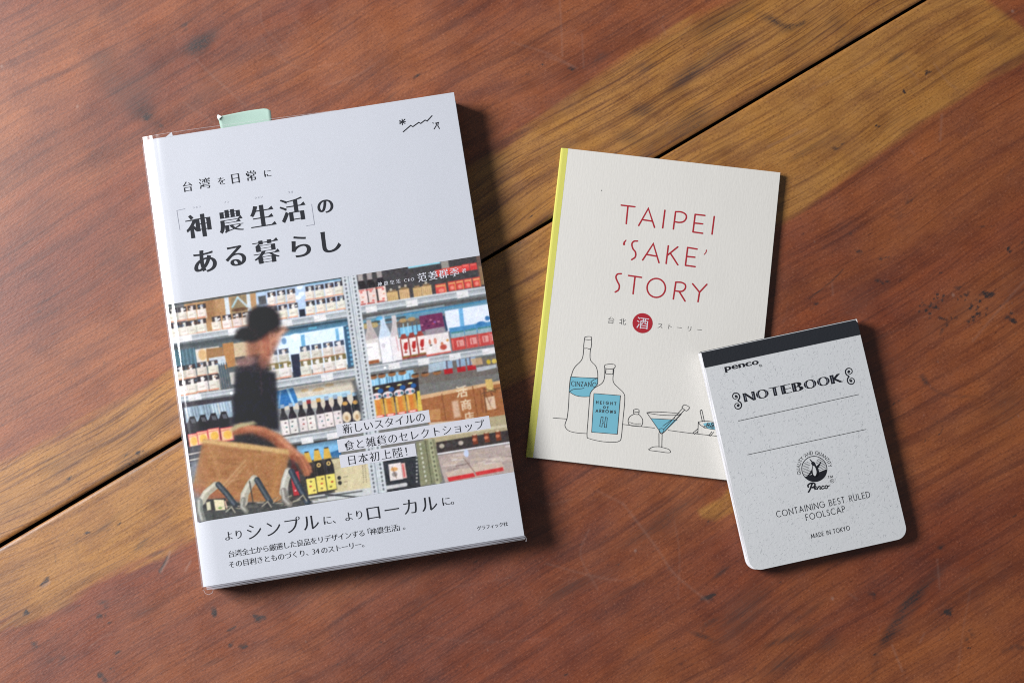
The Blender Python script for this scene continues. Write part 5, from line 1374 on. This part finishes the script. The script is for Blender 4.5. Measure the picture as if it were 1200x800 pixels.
# NOTEBOOK, fat-and-thin display capitals with an open line
a, b_ = NM(286, 506), NM(820, 388); d = b_ - a; L = np.hypot(*d); dd = d / L; up = np.array([-dd[1], dd[0]])
wd = dict(N=.98, O=1.04, T=.92, E=.86, B=.92, K=1.0); tot = sum(wd[c] for c in 'NOTEBOOK'); x = 0; g, gi = [], []
for ch in 'NOTEBOOK':
    o_ = contrast(outline(ch, 6), .055, -.022, False); A = np.concatenate(o_); lo, hi = A.min(0), A.max(0)
    w_ = L * wd[ch] / tot; H_ = 4.1
    g.append([a + dd * (x + w_ * .03) + (P[:, :1] - lo[0]) / (hi[0] - lo[0]) * w_ * .93 * dd + (P[:, 1:] - lo[1]) / (hi[1] - lo[1]) * H_ * up for P in o_])
    for s in ((.16, .84) if ch in 'ON' else (.16,) if ch in 'EBK' else (.5,)):
        p0 = a + dd * (x + w_ * (.03 + .93 * s)); gi.append([ribbon([p0 + up * H_ * .16, p0 + up * H_ * .84], .20)])
    x += w_
ink('title_lettering', g, M_BLACK, pcov, PZ)
ink('title_inline', gi, M_GREY, pcov, PZ + .00003)
g = []
for (cx, cy), s in (((246, 500), 1), ((856, 358), -1)):
    c = NM(cx, cy)
    for k in (1, -1):
        o_ = c + up * 2.15 * k
        sp_ = [o_ + s * dd * r_ * math.cos(t) + up * k * r_ * math.sin(t) for t, r_ in zip(np.linspace(-1.2, 8.2, 26), np.linspace(2.1, .5, 26))]
        g.append(ribbon(np.array(sp_), .62, .22)); g.append(circle(o_ + s * dd * .15, .55, 12))
for k in (0, 1): ink('scroll_ornament', [sum([[c] for c in g[4*k:4*k + 4]], [])], M_BLACK, pcov, PZ)
la, lb = NM(255, 606), NM(901, 455); lc, ld = pad_mm([(875.3, 530.4), (1014, 499.2)])
ink('ruled_lines', [[ribbon([la, lb], .26)], [ribbon([lc, ld], .26)]], M_LINE, pcov, PZ)
# round emblem with a penguin
zq = zoom(900, 500, 5.7143); EM = lambda P: pad_mm(zq(P))
c = EM([(305, 265)])[0]; R0 = 5.85
g = [[ribbon(circle(c, R0, 48)[list(range(48)) + [0]], .34)]]
ink('emblem_ring', g, M_BLACK, pcov, PZ)
g = []
for k in range(11):
    t = -.7 + 1.5 * k / 10
    for s in (-1, 1):
        y = t * R0 * .8; half = math.sqrt(max(0, (R0 * .93) ** 2 - y * y)); x_in = 1.9 + .5 * math.sin(k * 1.3)
        if half > x_in + .4: g.append([ribbon([c + (s * x_in, y - .1), c + (s * half, y + (.45 if s > 0 else -.15))], .16)])
ink('emblem_rays', g, M_LINE, pcov, PZ + .00001)
def solid(P, sm=True):
    q = EM(smooth_path(P, 5, True) if sm else P); return q if area2(q) > 0 else q[::-1]
body = solid([(284, 224), (296, 216), (308, 222), (316, 240), (330, 262), (338, 290), (332, 312), (318, 322), (300, 318), (288, 300), (286, 272), (292, 246), (286, 234)])
g = [[body, solid([(318, 250), (340, 226), (352, 212), (344, 236), (326, 264)]), solid([(290, 268), (272, 294), (256, 316), (276, 304), (294, 286)]), solid([(272, 196), (282, 204), (296, 220), (284, 218)])]]
th = np.linspace(math.radians(207), math.radians(345), 20)
up0 = np.array([[math.cos(t), math.sin(t)] for t in th]) * (R0 - .05) + c
g.append([up0 if area2(up0) > 0 else up0[::-1]])
emb = ink('emblem_penguin', g, M_BLACK, pcov, PZ + .00002)
ink('penguin_belly', [[solid([(296, 250), (304, 246), (314, 262), (320, 290), (312, 312), (300, 306), (294, 282)])]], M_PAD, emb, PZ + .00005)
# words round the ring
word = 'QUALITY AND QUANTITY'; a0, a1 = math.radians(190), math.radians(-6); g = []
ws = [LET[ch][0] + .30 for ch in word]; tot = sum(ws); x = 0
for ch, w_ in zip(word, ws):
    t = a0 + (a1 - a0) * (x + w_ / 2) / tot; x += w_
    rad = np.array([math.cos(t), math.sin(t)]); tan = np.array([math.sin(t), -math.cos(t)]); base = c + rad * (R0 + .85)
    for s_ in LET[ch][1]: g.append(ribbon([base + tan * (p - LET[ch][0] / 2) * 1.45 + rad * q * 1.5 for p, q in s_], .22))
ink('motto_lettering', [[k] for k in g], M_LINE, pcov, PZ)
# script signature
S_ = [[(266, 422), (276, 404), (286, 376), (291, 366)], [(264, 388), (262, 376), (276, 364), (298, 361), (309, 368), (306, 382), (294, 391), (283, 391)],
      [(303, 397), (314, 394), (318, 386), (311, 384), (306, 394), (309, 403), (319, 402), (328, 394)],
      [(331, 384), (327, 403)], [(329, 394), (337, 384), (344, 383), (345, 390), (342, 400), (348, 401), (354, 395)],
      [(370, 383), (363, 379), (356, 386), (355, 396), (361, 401), (372, 395)], [(387, 377), (379, 382), (378, 394), (386, 398), (395, 390), (394, 380), (387, 377), (396, 382), (407, 378)]]
g = [[ribbon(EM(smooth_path(P, 5)), .72 if k < 2 else .46)] for k, P in enumerate(S_)]
ink('signature_lettering', [sum(g, [])], M_BLACK, pcov, PZ)
cR = EM([(426, 346)])[0]
g = caps('TM', EM([(400, 330)])[0], EM([(431, 323)])[0], 1.05, .2) + [[ribbon(circle(cR, .85, 20)[list(range(20)) + [0]], .16)], put(outline('R', 3), cR, 1.3)]
ink('trademark_lettering', g, M_LINE, pcov, PZ)
g = caps('CONTAINING BEST RULED', LMm(308, 464), LMm(801, 354), 2.7, .29) + caps('FOOLSCAP', LMm(463, 480), LMm(669, 433), 2.7, .29) + caps('MADE IN TOKYO', LMm(490, 576), LMm(694, 530), 1.9, .24)
ink('printed_lettering', g, M_BLACK, pcov, PZ)

bpy.data.objects.remove(_fo, do_unlink=True)
